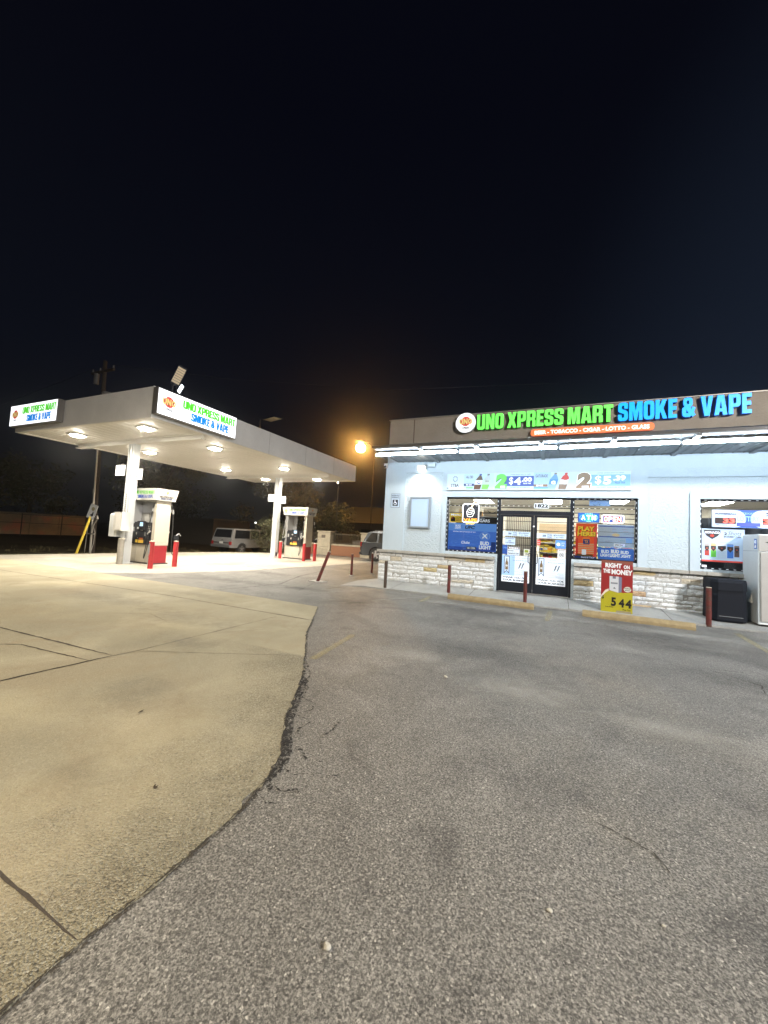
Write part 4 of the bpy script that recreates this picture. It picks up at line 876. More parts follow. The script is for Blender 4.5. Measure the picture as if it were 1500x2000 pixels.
# ---- things on the wall -------------------------------------------------------
# drinks banner board
bx0, bx1, bz0, bz1 = -3.10, 1.77, 3.06, 3.585
r = thing('promo_banner', (bx0, Y0-.05, bz0), 'long pale drinks price banner framed above the doors', 'banner')
BG = pmat(205, 226, 242); FR = mat('banner_frame', (.55, .60, .64), .4)
P = face(bx0+.02, bz0+.02, bx1-.02, bz1-.02, Y0-.07)
P.slab(BG, .015)
L = bx1-bx0-.04
def fx(px): return (px-64)/(1428-64)      # art laid out along the board
P.rect(fx(75), .1, fx(212), .93, pmat(214, 232, 245)); P.text('STBA', fx(100), .16, fx(170), .36, pmat(50, 55, 75), 1, .03)
for i in range(10):
    a = 2*math.pi*i/10; P.poly([(fx(137)+(.0155*math.cos(a+q)), .66+.20*math.sin(a+q)) if j < 2 else (fx(137)+(.009*math.cos(a+q)), .66+.12*math.sin(a+q)) for j, q in enumerate((-.18, .18, .1, -.1))], pmat(60, 75, 105), 1)
P.rect(fx(60), .05, fx(80), .12, pmat(90, 100, 115), 1)
P.rect(fx(214), .0, fx(460), 1, pmat(196, 220, 242)); P.text('ALL CSD', fx(230), .70, fx(288), .86, pmat(75, 80, 95), 1, .03); P.rect(fx(212), .22, fx(300), .36, pmat(55, 75, 130), 1); P.text('20 OZ', fx(230), .25, fx(280), .33, WHT, 2, .03); P.rect(fx(232), .06, fx(290), .14, pmat(110, 205, 80), 1)
def bottle(cx, c_top, c_mid, c_low, cap, k=2):
    sl = .012
    def seg(z0, z1, w0, w1, m, kk): P.poly([(cx-w0+sl*(z0-.5)*2, z0), (cx+w0+sl*(z0-.5)*2, z0), (cx+w1+sl*(z1-.5)*2, z1), (cx-w1+sl*(z1-.5)*2, z1)], m, kk)
    seg(.0, .30, .019, .022, c_low, k); seg(.30, .58, .022, .022, c_mid, k); seg(.58, .74, .022, .014, c_top, k); seg(.74, .86, .014, .006, c_top, k); seg(.86, .96, .007, .007, cap, k+1)
bottle(fx(338), pmat(95, 75, 62), pmat(235, 238, 245), pmat(90, 60, 40), pmat(50, 70, 150)); P.disc(fx(338), .42, .045, pmat(50, 90, 180), 3, .8); P.disc(fx(339), .44, .028, WHT, 4, .5)
bottle(fx(403), pmat(190, 200, 205), pmat(200, 215, 205), pmat(120, 215, 90), pmat(110, 115, 120)); P.text('Zero', fx(390), .46, fx(420), .58, pmat(90, 100, 100), 4, .02)
G2 = pmat(118, 226, 96); P.text('2', fx(470), .05, fx(562), .93, pmat(60, 110, 60), 3, .09, slant=.12); P.text('2', fx(468), .07, fx(560), .95, G2, 4, .08, slant=.12); P.rect(fx(515), .08, fx(552), .22, WHT, 5); P.text('FOR', fx(520), .10, fx(547), .19, pmat(60, 70, 90), 6, .03)
P.rect(fx(545), .20, fx(770), .80, pmat(66, 92, 172), 1); P.text('$', fx(582), .26, fx(614), .74, WHT, 2, .015); P.text('4', fx(622), .28, fx(674), .72, WHT, 2, .05); P.text('.00', fx(680), .46, fx(756), .72, WHT, 2, .05); P.text('PLUS TAX', fx(692), .32, fx(750), .40, WHT, 2, .03)
P.text('OFFER ENDS JULY 31 2025', fx(592), .86, fx(745), .92, pmat(60, 75, 110), 2, .02); P.text('ON ANY CSD 20 OZ BOTTLE', fx(592), .09, fx(740), .14, pmat(60, 75, 110), 2, .02)
P.rect(fx(770), .0, fx(895), 1, pmat(182, 212, 244)); P.text('GATORADE', fx(782), .70, fx(872), .88, pmat(105, 110, 120), 1, .03); P.rect(fx(768), .16, fx(872), .30, pmat(150, 120, 95), 1); P.text('28 OZ', fx(788), .19, fx(840), .28, WHT, 2, .03); P.rect(fx(770), .05, fx(875), .14, pmat(90, 160, 235), 1)
bottle(fx(915), pmat(120, 170, 240), pmat(90, 150, 235), pmat(150, 185, 235), pmat(130, 125, 120)); P.text('G', fx(897), .3, fx(928), .5, WHT, 5, .05)
bottle(fx(990), pmat(220, 80, 70), pmat(235, 235, 240), pmat(130, 110, 95), pmat(205, 70, 60)); P.text('G', fx(975), .3, fx(1005), .5, WHT, 5, .06); P.disc(fx(998), .68, .085, pmat(222, 82, 72), 3, .8)
P.text('2', fx(1066), .04, fx(1172), .97, WHT, 3, .12, slant=.12); P.text('2', fx(1070), .06, fx(1168), .95, pmat(140, 116, 92), 4, .08, slant=.12); P.rect(fx(1112), .06, fx(1158), .20, WHT, 5); P.text('FOR', fx(1118), .08, fx(1150), .17, pmat(60, 70, 90), 6, .03)
P.rect(fx(1165), .20, fx(1425), .82, pmat(138, 186, 240), 1); P.text('$', fx(1200), .26, fx(1240), .76, WHT, 2, .015); P.text('5', fx(1252), .28, fx(1305), .74, WHT, 2, .05); P.text('.39', fx(1318), .48, fx(1396), .76, WHT, 2, .05); P.text('PLUS TAX', fx(1330), .32, fx(1394), .42, pmat(70, 100, 160), 2, .03)
P.text('OFFER ENDS JULY 31 2025', fx(1210), .87, fx(1385), .93, pmat(90, 110, 150), 2, .02); P.text('ON THIRST QUENCHER BOTTLE', fx(1210), .09, fx(1395), .15, pmat(80, 110, 160), 2, .02)
P.build('printed_face', r)
P = face(bx0, bz0, bx1, bz1, Y0-.035); P.frame(FR, .022, .055); P.build('frame', r)
# accessible parking sign
P = face(-4.94, 2.49, -4.63, 2.95, Y0-.040).slab(pmat(200, 218, 235), .004); P.frame(pmat(90, 105, 130), .012, .0056)
P.text('RESERVED', .08, .80, .92, .92, pmat(70, 80, 100), 1, .03); P.text('PARKING', .1, .66, .9, .77, pmat(70, 80, 100), 1, .03); P.rect(.2, .12, .8, .56, pmat(22, 28, 45), 1)
P.disc(.46, .50, .014, WHT, 2, n=12); P.poly([(.43, .34), (.49, .34), (.49, .47), (.43, .47)], WHT, 2); P.poly([(.49, .34), (.49, .38), (.62, .38), (.62, .34)], WHT, 2); P.poly([(.60, .24), (.66, .22), (.64, .34), (.58, .36)], WHT, 2); P.disc(.48, .30, .052, WHT, 2, 1, 20, r0=.04)
tag(P.build('accessible_parking_sign'), 'white reserved parking sign with wheelchair symbol at the shop corner', 'sign')
# empty display case
r = thing('display_case', (-4.25, Y0, 1.86), 'empty pale notice case with silver frame on the rough stucco', 'display case')
P = face(-4.26, 1.86, -3.58, 2.85, Y0-.005); P.mb.box(.03, .03, 0, .65, .96, .05, pmat(190, 212, 236), P.M); P.build('panel', r)
P = face(-4.26, 1.86, -3.58, 2.85, Y0-.0); P.frame(mat('case_frame', (.42, .48, .56), .35, .5), .05, .085); P.build('frame', r)
# flood light and sensor box over the stucco
r = thing('flood_light', (-3.9, Y0-.1, 3.7), 'lit flood light over the display case', 'flood light')
M_fl = mat('flood_lens', (1, .98, .9), .4, emit=9, ecol=(1, .95, .82))
m = MB(); m.box(-4.04, Y0-.20, 3.70, -3.76, Y0-.05, 3.86, mat('flood_housing', (.55, .55, .52), .5)); m.box(-3.92, Y0-.06, 3.84, -3.88, Y0-.03, 3.96, M_capw); m.build('housing', r)
m = MB(); m.add([(-4.03, Y0-.19, 3.698), (-3.77, Y0-.19, 3.698), (-3.77, Y0-.06, 3.698), (-4.03, Y0-.06, 3.698)], [(0, 3, 2, 1)], M_fl); m.box(-4.02, Y0-.205, 3.705, -3.78, Y0-.20, 3.80, M_fl); m.build('lens', r)
def area(name, loc, rot, sx, sy, W_, col, parent=None, spread=180):
    ld = bpy.data.lights.new(name, 'AREA'); ld.shape = 'RECTANGLE'; ld.size = sx; ld.size_y = sy; ld.energy = W_; ld.color = col; ld.spread = R(spread)
    o = bpy.data.objects.new(name, ld); COL.objects.link(o)
    if parent: o.parent = parent; o.location = Vector(loc)-ORG[parent.name]
    else: o.location = loc
    o.rotation_euler = rot; return o
area('flood_lamp', (-3.9, Y0-.16, 3.68), (R(-14), 0, 0), .24, .12, FLOOD_W, (1, .95, .85), r, 150)
r = MB(); r.bbox(-3.72, Y0-.14, 3.79, -3.46, Y0-.035, 3.93, mat('sensor_box', (.55, .62, .66), .4), .03); tag(r.build('sensor_box', None, (-3.6, Y0-.04, 3.8)), 'small pale box on the wall beside the flood light', 'junction box')
m = MB(); m.box(-5.24, Y0-.09, 3.80, -5.12, Y0-.036, 3.95, M_capw); m.cyl((-5.18, Y0-.1, 3.85), (-5.18, Y0-.16, 3.82), .03, .035, M_fr, 10); tag(m.build('corner_camera', None, (-5.18, Y0-.04, 3.8)), 'small camera on the top corner of the shop wall', 'camera')

# ---- main sign on the parapet --------------------------------------------------
YS = Y0-.14
def logo(P, cx, cy_, r, k=0, e=0.):
    """ring, red disc, slanted yellow word, small word below; P fractions for the centre, r in metres"""
    P.disc(cx, cy_, r*.98, pmat(110, 120, 125), k, r0=r*.95, n=40); w_, h_ = P.w, P.h
    P.disc(cx, cy_+.14*r/h_, r*.50, pmat(235, 90, 85, e), k, 1.0, 28)
    for d, m_, b in ((.025, pmat(135, 105, 65), .10), (0, pmat(250, 222, 140, e*1.1), .055)):
        for i, ch in enumerate('UNO'): P.text(ch, cx+(-.66+.45*i+d)*r/w_, cy_+(-.16-d)*r/h_, cx+(-.66+.45*i+.40+d)*r/w_, cy_+(.44-d)*r/h_, m_, k+1+(1 if d == 0 else 0), b)
    P.text('XPRESS', cx-.38*r/w_, cy_-.66*r/h_, cx+.40*r/w_, cy_-.42*r/h_, pmat(70, 75, 80), k+2, .04)
r = thing('round_logo_sign', (-2.56, YS, 4.8), 'lit round white logo sign left of the green letters', 'logo sign')
m = MB(); m.cyl((-2.565, Y0-.03, 5.12), (-2.565, YS, 5.12), .305, .305, mat('sign_can', (.3, .3, .3), .5), 40); m.build('sign_can', r, smooth=True)
P = face(-2.87, 4.815, -2.26, 5.425, YS-.002); P.disc(.5, .5, .305, pmat(250, 252, 255, 1.1), 0, n=40); logo(P, .5, .5, .30, 1, .35); P.build('logo_face', r)
def channel_letters(root, text, x0, x1, z0, z1, mf, ms, depth=.10):
    lay, tw = layout(text, .075, .27); sx = (x1-x0)/tw; h = z1-z0
    for ch, x in lay:
        wd, vs, fs = glyph_geo(ch, .5, .008)
        m = MB()
        P3 = [((x0+(x+v.x)*sx), Y0-.03-(v.z+.508)/1.016*depth, z0+v.y*h) for v in vs]
        front = []; side = []
        for f in fs:
            ys = [P3[i][1] for i in f]; (front if max(ys) < Y0-.03-depth*.85 else side).append(f)
        m.add(P3, front, mf); m.add(P3, side, ms)
        m.build('letter', root, fixn=False)
M_gf = mat('green_letter_face', srgb(95, 235, 85), .4, emit=1.0, ecol=lin((.46, .98, .38))); M_gs = mat('green_letter_return', (.02, .12, .02), .5, emit=.25, ecol=(.03, .35, .03))
M_bf = mat('blue_letter_face', srgb(0, 150, 250), .4, emit=1.0, ecol=lin((.0, .66, 1.0))); M_bs = mat('blue_letter_return', (.01, .04, .25), .5, emit=.2, ecol=(.01, .09, .6))
g = thing('shop_name_letters', (-.5, Y0, 4.88), 'row of lit green UNO XPRESS MART letters along the parapet', 'sign letters')
channel_letters(g, 'UNO XPRESS MART', -2.22, 1.32, 4.885, 5.34, M_gf, M_gs)
g = thing('shop_name_letters', (2.7, Y0, 4.88), 'row of lit blue SMOKE & VAPE letters at the right of the parapet', 'sign letters')
channel_letters(g, 'SMOKE & VAPE', 1.44, 4.13, 4.88, 5.36, M_bf, M_bs)
r = thing('product_strip_sign', (.8, Y0, 4.6), 'long orange pill-shaped strip sign below the green letters', 'sign')
ORN = pmat(250, 125, 70, .55); q = [(0, 0, .09), (2.94, 0, .09), (2.94, .2, .09), (0, .2, .09)]; pr = [(p.x, p.y) for p in rounded(q)]
P = Sheet((-.70, Y0-.11, 4.60), XU, ZU, 2.94, .2); P.mb.prism(pr, -.08, 0, ORN, P.M, pmat(200, 40, 40, .2)); P.text('BEER - TOBACCO - CIGAR - LOTTO - GLASS', .035, .22, .965, .78, pmat(255, 250, 245, .9), 1, .035); P.build('strip_face', r)

# ---- in front of the shop --------------------------------------------------------
M_rust = mat('rusty_brown_paint', (.075, .05, .035), .75, bump=.4, bscale=40, var=.4, vscale=9); M_redp = mat('red_post_paint', (.13, .02, .016), .65, bump=.3, bscale=30, var=.4, vscale=10, vcol=(.07, .045, .03))
def pipe_post(x, y, z, h, label, red, lean=(0, 0), r_=.045, cap=(.42, .38, .30)):
    top = Vector((x+lean[0], y+lean[1], z+h)); b0 = Vector((x, y, z-.05)); root = thing('guard_post', (x, y, z), label, 'post', 'thin steel guard posts in front of the shop')
    m = MB(); m.cyl(b0, top, r_, r_, M_redp if red else M_rust, 16); 
    if red == 2:
        for s in (0,): pass
    m.build('pipe', root, smooth=True)
    d = (top-b0).normalized(); m = MB(); m.cyl(top, top+d*.012, r_*1.02, r_*.9, mat('concrete_cap', cap, .9), 16); m.build('post_cap', root, smooth=True)
    return root
pipe_post(-4.5, 10.42, .02, .80, 'dark brown guard post nearest the shop corner', False)
pipe_post(-2.68, 10.70, .03, .80, 'brown and red guard post at the left end of the left wheel stop', 1)
pipe_post(-.66, 10.58, .03, .80, 'brown and red guard post standing before the left door', 1)
pipe_post(3.03, 10.42, .02, .80, 'brown and red guard post beside the black bin', 1, r_=.05)
pipe_post(-6.81, 10.34, 0, .95, 'leaning red guard post in a broken concrete footing', 1, lean=(.32, .12), r_=.05)
pipe_post(-6.95, 12.84, 0, .80, 'upright guard post with red and pale wear behind the leaning one', 1, r_=.045)
pipe_post(-6.87, 14.44, 0, .80, 'red guard post in front of the dark car wheel', 1, r_=.045)
M_foot = mat('broken_footing', (.45, .44, .42), .95, bump=1, bscale=20, var=.3, vscale=8)
for (x, y, r_, nm) in ((-6.81, 10.34, .34, 'a'), (-6.95, 12.84, .16, 'b')):
    m = MB(); n_ = 14; rr = [r_*random.uniform(.6, 1.1) for _ in range(n_)]; pts = [(x+rr[i]*math.cos(2*math.pi*i/n_), y+rr[i]*.8*math.sin(2*math.pi*i/n_)) for i in range(n_)]; m.prism(pts, -.02, .022, M_foot)
    tag(m.build('concrete_footing', None, (x, y, 0)), 'broken pale concrete footing under the ' + ('leaning' if nm == 'a' else 'upright') + ' red post', 'footing')
M_stop = mat('yellowed_wheel_stop', (.36, .285, .16), .85, bump=.5, bscale=40, var=.25, vscale=8)
def wheel_stop(xa, ya, xb, yb, label):
    a = Vector((xa, ya, 0)); b = Vector((xb, yb, 0)); d = (b-a); L = d.length; u = d.normalized(); v = Vector((-u.y, u.x, 0)); m = MB()
    M = Matrix(((u.x, v.x, 0, xa), (u.y, v.y, 0, ya), (0, 0, 1, .002), (0, 0, 0, 1)))
    prof = [(-.0, .0), (.15, .0), (.15, .06), (.12, .135), (.03, .135), (.0, .06)]
    vs = [(0, p[0], p[1]) for p in prof]+[(.03, p[0]*.9+.0075, p[1]) for p in prof]; N = 6
    vs = []
    for t in (0, .02, L-.02, L):
        k = .93 if t in (0, L) else 1
        vs += [(t, .075+(p[0]-.075)*k, p[1]*k) for p in prof]
    fs = [tuple(reversed(range(6))), tuple(range(18, 24))]+[(r*6+i, r*6+(i+1) % 6, (r+1)*6+(i+1) % 6, (r+1)*6+i) for r in range(3) for i in range(6)]
    m.add(vs, fs, M_stop, M); 
    for t in (.25*L, .75*L): m.cyl((t, .075, .13), (t, .075, .1365), .014, .014, BLACK, 8, M=M)
    tag(m.build('wheel_stop', None, (xa, ya, 0)), label, 'wheel stop', 'concrete wheel stops before the shop')
wheel_stop(-2.52, 9.97, -.42, 9.83, 'yellowed concrete wheel stop in front of the doors'); wheel_stop(.6, 9.78, 2.61, 9.65, 'yellowed concrete wheel stop under the red and yellow price sign')
# price sign standing on the walk edge
r = thing('price_sign', (1.37, 10.62, .04), 'red and yellow RIGHT ON THE MONEY price sign board on the walk edge', 'price sign')
P = Sheet((1.035, 10.60, .03), (Vector((.68, -.03, 0))), ZU, .64, 1.23); P.mb.box(0, 0, -.02, .64, 1.23, 0, pmat(90, 70, 45), P.M); P.z = 0
RD = pmat(150, 45, 45, .0, .35); YL = pmat(178, 170, 44, .0, .35)
P.rect(0, 0, 1, 1, RD); P.rect(0, .94, 1, 1, pmat(135, 75, 60), 1)
P.poly([(0, 0), (1, 0), (1, .42), (.70, .40), (.45, .42), (.25, .42), (.15, .38), (.03, .29), (0, .28)], YL, 1)
P.poly([(0, .28), (.03, .29), (.15, .38), (.25, .42), (.25, .46), (.14, .43), (.02, .33), (0, .33)], pmat(225, 215, 200), 2)
P.text('RIGHT', .13, .86, .65, .95, WHITE, 2, .05); P.text('ON', .71, .855, .90, .925, WHITE, 2, .05); P.text('THE', .06, .755, .29, .835, WHITE, 2, .05); P.text('MONEY', .33, .735, .99, .835, WHITE, 2, .05)
P.poly([(.27, .43), (.56, .395), (.56, .70), (.27, .70)], pmat(205, 208, 215), 3); P.poly([(.56, .395), (.66, .41), (.66, .69), (.56, .70)], pmat(120, 125, 150), 3); P.rect(.37, .655, .47, .70, pmat(110, 115, 130), 4); P.rect(.31, .555, .53, .585, pmat(130, 135, 145), 4); P.poly([(.38, .47), (.48, .46), (.43, .50)], pmat(110, 115, 125), 4)
P.disc(.84, .47, .075, pmat(215, 215, 205), 3, .85); P.text('PREMIUM', .74, .475, .94, .50, pmat(80, 80, 80), 4, .02); P.text('BRAND', .76, .44, .92, .465, pmat(80, 80, 80), 4, .02)
P.text('$', .03, .25, .10, .32, BLACK, 2, .03); P.text('5', .33, .135, .49, .30, BLACK, 2, .045); P.text('4', .57, .125, .75, .285, BLACK, 2, .045); P.text('4', .78, .12, .97, .28, BLACK, 2, .045)
P.text('Low Price', .15, .105, .4, .13, BLACK, 2, .02); P.text('Plus Tax', .7, .07, .94, .1, BLACK, 2, .02); P.rect(.5, .01, .96, .06, pmat(150, 140, 110), 2)
P.build('sign_face', r)
m = MB(); m.box(1.12, 10.63, .04, 1.15, 10.66, .7, BLACK); m.box(1.58, 10.61, .04, 1.61, 10.64, .7, BLACK); m.box(1.05, 10.60, .02, 1.68, 10.95, .05, BLACK); m.build('stand', r)
# black octagonal bin
r = thing('trash_bin', (3.85, 11.1, .1), 'large black plastic bin with cut corners beside the ice freezer', 'trash bin')
M_bin = mat('black_plastic', (.010, .012, .018), .75, bump=.15, bscale=120, spec=.2)
def octo(cx, cy_, hw, hd, c, z): return [(cx-hw+c, cy_-hd, z), (cx+hw-c, cy_-hd, z), (cx+hw, cy_-hd+c, z), (cx+hw, cy_+hd-c, z), (cx+hw-c, cy_+hd, z), (cx-hw+c, cy_+hd, z), (cx-hw, cy_+hd-c, z), (cx-hw, cy_-hd+c, z)]
def stack(mb, rings, m):
    vs = sum(rings, []); n_ = len(rings[0]); fs = [tuple(reversed(range(n_)))]+[(k*n_+i, k*n_+(i+1) % n_, (k+1)*n_+(i+1) % n_, (k+1)*n_+i) for k in range(len(rings)-1) for i in range(n_)]+[tuple(range(len(vs)-n_, len(vs)))]
    mb.add(vs, fs, m)
cx, cy_ = 3.50, 11.09
m = MB(); stack(m, [octo(cx, cy_, .30, .30, .09, .09), octo(cx, cy_, .325, .325, .10, .13), octo(cx, cy_, .305, .335, .10, .755), octo(cx, cy_, .305, .335, .10, .76)], M_bin); m.build('body', r)
m = MB(); stack(m, [octo(cx, cy_, .32, .35, .11, .762), octo(cx, cy_, .315, .345, .11, .94), octo(cx, cy_, .31, .31, .10, 1.0)], M_bin); m.build('lid', r)
m = MB(); m.box(cx-.19, cy_-.332, .20, cx+.22, cy_-.326, .212, mat('bin_seam', (.2, .21, .22), .5)); m.build('front_trim', r)
# ice freezer
r = thing('ice_freezer', (4.4, 11.0, .1), 'tall white ice freezer with grey doors at the right edge', 'freezer')
M_fz = mat('freezer_white_panel', (.76, .82, .85), .5, bump=.1, bscale=60, var=.04, vscale=3); M_fd = mat('freezer_grey_front', (.42, .41, .39), .5, var=.08, vscale=2, bump=.1, bscale=50)
fx0, fx1, fy0, fy1 = 3.97, 5.9, 10.78, 11.52
m = MB(); m.bbox(fx0, fy0, .12, fx1, fy1, 2.02, M_fz, .012); m.box(fx0+.05, fy0+.05, .06, fx1-.05, fy1-.05, .12, BLACK); m.box(fx0-.003, fy0+.02, 1.655, fx0, fy1-.02, 1.662, mat('panel_seam', (.3, .35, .4), .6)); m.build('cabinet', r)
for a, b_ in ((fx0+.03, (fx0+fx1)/2-.01), ((fx0+fx1)/2+.01, fx1-.03)):
    m = MB(); m.bbox(a, fy0-.035, .18, b_, fy0-.002, 1.64, M_fd, .01); d = m.build('door', r); m = MB(); m.box(b_-.1, fy0-.07, .9, b_-.07, fy0-.036, 1.15, M_fr); m.build('handle', d)
P = Sheet((fx0+.012, fy0-.003, 1.66), XU, ZU, fx1-fx0-.024, .34); P.slab(M_fd, .012); P.poly([(.05, .55), (.09, .62), (.16, .5), (.2, .46), (.1, .48)], BLACK); P.poly([(.1, .3), (.2, .36), (.28, .3), (.15, .26)], BLACK); P.build('header_panel', r)
m = MB(); P = Sheet((fx0-.002, fy0+.16, 1.70), Vector((0, -1, 0)), ZU, .12, .22, m); P.slab(pmat(80, 125, 200), .003); P.text('ICE', .15, .55, .85, .85, WHT, 1, .04); P.poly([(.2, .1), (.8, .15), (.5, .5)], WHT, 1); P.build('side_sticker', r)
m = MB(); m.add([(fx0, fy0+.38, .55), (fx0, fy0+.26, .52), (fx0, fy0+.30, .74), (fx0-.06, fy0+.30, .56)], [(0, 1, 3), (1, 2, 3), (2, 0, 3)], mat('hook_steel', (.35, .36, .38), .4, .6)); m.build('side_hook', r)

# ------------------------------------------------------------------ FUEL CANOPY
CX0, CX1, CY0, CY1, CZ0, CZ1 = -18.62, -10.93, 7.3, 20.0, 4.68, 5.60
can = thing('fuel_canopy', ((CX0+CX1)/2, (CY0+CY1)/2, 0), 'flat white fuel canopy on two columns with lit underside', 'canopy')
M_fas = mat('canopy_fascia_paint', (.70, .69, .68), .6, .1, var=.10, vscale=1.2, bump=.06, bscale=30); M_csof = mat('canopy_soffit_paint', (.78, .75, .68), .5, var=.05, vscale=1)
m = MB()
for (x0, y0, x1, y1) in ((CX0, CY0, CX1, CY0+.05), (CX0, CY1-.05, CX1, CY1), (CX0, CY0+.05, CX0+.05, CY1-.05), (CX1-.05, CY0+.05, CX1, CY1-.05)): m.box(x0, y0, CZ0, x1, y1, CZ1, M_fas)
for y in [CY0+2.55*k for k in range(1, 5)]: m.box(CX1, y-.006, CZ0+.01, CX1+.003, y+.006, CZ1-.01, mat('fascia_seam', (.3, .29, .28), .7))
m.box(CX1, CY0-.012, CZ0-.005, CX1+.012, CY0+.06, CZ1+.01, M_fas); m.build('fascia', can)
m = MB(); m.box(CX0+.05, CY0+.05, CZ1-.12, CX1-.05, CY1-.05, CZ1-.05, mat('canopy_deck', (.2, .2, .2), .7)); m.build('roof_deck', can)
m = MB(); x = CX0+.05; vs = []
while x < CX1-.06:
    for dx, dz in ((0, 0), (.375, 0), (.385, .025), (.4, .025)):
        vs += [(min(x+dx, CX1-.05), CY0+.05, CZ0+.03+dz), (min(x+dx, CX1-.05), CY1-.05, CZ0+.03+dz)]
    x += .4
m.add(vs, [(2*i, 2*i+1, 2*i+3, 2*i+2) for i in range(len(vs)//2-1)], M_csof); m.build('soffit', can, fixn=False)
m = MB()
for (x0, y0, x1, y1) in ((CX0+.05, CY0+.05, CX1-.05, CY0+.17), (CX0+.05, CY1-.17, CX1-.05, CY1-.05), (CX0+.05, CY0+.17, CX0+.17, CY1-.17), (CX1-.17, CY0+.17, CX1-.05, CY1-.17)): m.box(x0, y0, CZ0-.01, x1, y1, CZ0+.028, M_csof)
m.build('soffit_trim', can)
M_colm = mat('column_white_paint', (.66, .68, .68), .45, .1, var=.08, vscale=2.5)
for (cx, cy_) in ((-14.75, 9.33), (-14.45, 17.4)):
    m = MB(); m.box(CX0+.2, cy_-.11, CZ0-.16, CX1-.2, cy_+.11, CZ0-.13, M_csof); m.box(CX0+.2, cy_-.02, CZ0-.13, CX1-.2, cy_+.02, CZ0-.0, M_csof); m.box(CX0+.2, cy_-.11, CZ0-.0, CX1-.2, cy_+.11, CZ0+.029, M_csof); m.build('beam', can)
    m = MB(); m.box(cx-.15, cy_-.13, .004, cx-.125, cy_+.13, CZ0-.16, M_colm); m.box(cx+.125, cy_-.13, .004, cx+.15, cy_+.13, CZ0-.16, M_colm); m.box(cx-.125, cy_-.10, .004, cx+.125, cy_+.10, CZ0-.16, M_colm)
    m.cyl((cx+.06, cy_-.125, 1.9), (cx+.06, cy_-.125, 4.5), .022, .022, M_capw, 8); m.box(cx-.22, cy_-.2, 0, cx+.22, cy_+.2, .03, M_colm)
    for i in range(10): z = 1.9+i*.075; m.box(cx-.1, cy_-.104, z, cx-.03+random.uniform(0, .06), cy_-.0995, z+.02, mat('sticker_wear', (.25, .26, .28), .8))
    if cy_ > 12: m.box(cx+.151, cy_-.05, .1, cx+.155, cy_+.09, .3, BLACK)
    m.build('column', can)
# column boxes and number plates
def plate(x0, z0, y, num, label):
    m = MB(); P = Sheet((x0, y, z0), XU, ZU, .52, .40, m); P.mb.box(0, 0, -.03, .52, .40, 0, pmat(250, 250, 248, .35), P.M); P.z = 0; P.text(num, .46 if num == '1' else .40, .25, .55 if num == '1' else .62, .75, pmat(70, 70, 70), 1, .02); tag(P.build('pump_number_plate'), label, 'number sign', 'pump number plates on the canopy columns')
plate(-15.52, 3.31, 9.18, '1', 'white plate numbered 1 left on the nearer column'); plate(-14.50, 3.14, 9.18, '2', 'white plate numbered 2 right on the nearer column')
plate(-15.0, 3.16, 17.25, '3', 'white plate numbered 3 left on the farther column'); plate(-14.3, 3.05, 17.25, '4', 'white plate numbered 4 right on the farther column')
M_cab = mat('grey_cabinet', (.60, .59, .55), .5, var=.06, vscale=3)
m = MB(); m.bbox(-15.42, 9.05, .98, -15.0, 9.45, 1.86, M_colm, .05); m.box(-15.425, 9.10, 1.02, -15.42, 9.40, 1.82, WHITE); tag(m.build('wall_cabinet', None, (-15.2, 9.2, 1)), 'white rounded cabinet on the left side of the nearer column', 'cabinet')
m = MB(); m.box(-14.8, 8.85, 1.22, -14.35, 9.15, 1.9, M_cab); m.box(-14.66, 8.84, 1.26, -14.40, 8.85, 1.86, mat('cabinet_door_panel', (.72, .70, .66), .4)); tag(m.build('paper_towel_box', None, (-14.6, 9, 1.2)), 'grey towel dispenser box on the front of the nearer column', 'dispenser box')
# canopy LED fixtures
M_lens = mat('canopy_led_lens', (1, .98, .92), .4, emit=120, ecol=(1, .94, .82))
proto = None
def canopy_light(x, y, label):
    r = thing('canopy_light', (x, y, CZ0+.03), label, 'canopy light', 'square lights under the fuel canopy')
    m = MB(); m.bbox(x-.24, y-.24, CZ0-.02, x+.24, y+.24, CZ0+.03, M_capw, .01); m.build('housing', r)
    m = MB(); m.box(x-.15, y-.15, CZ0-.065, x+.15, y+.15, CZ0-.02, M_lens); m.build('lens', r)
    area('canopy_lamp', (x, y, CZ0-.07), (0, 0, 0), .28, .28, CANOPY_W, (1, .92, .78), r, 165)
where = {(-16.3, 8.17): 'lit canopy light in the front row, left of the nearer column', (-12.4, 8.17): 'lit canopy light in the front row, right of the nearer column', (-16.4, 11.05): 'lit canopy light just behind the nearer column, left row', (-12.45, 11.03): 'lit canopy light second in the right row, under the sign box',
         (-16.4, 15.35): 'lit canopy light third in the left row of the canopy', (-12.55, 15.45): 'lit canopy light third in the right row, near the farther column', (-16.5, 18.6): 'lit canopy light farthest in the left row', (-12.9, 18.9): 'lit canopy light farthest in the right row'}
for (x, y), lb in where.items(): canopy_light(x, y, lb)
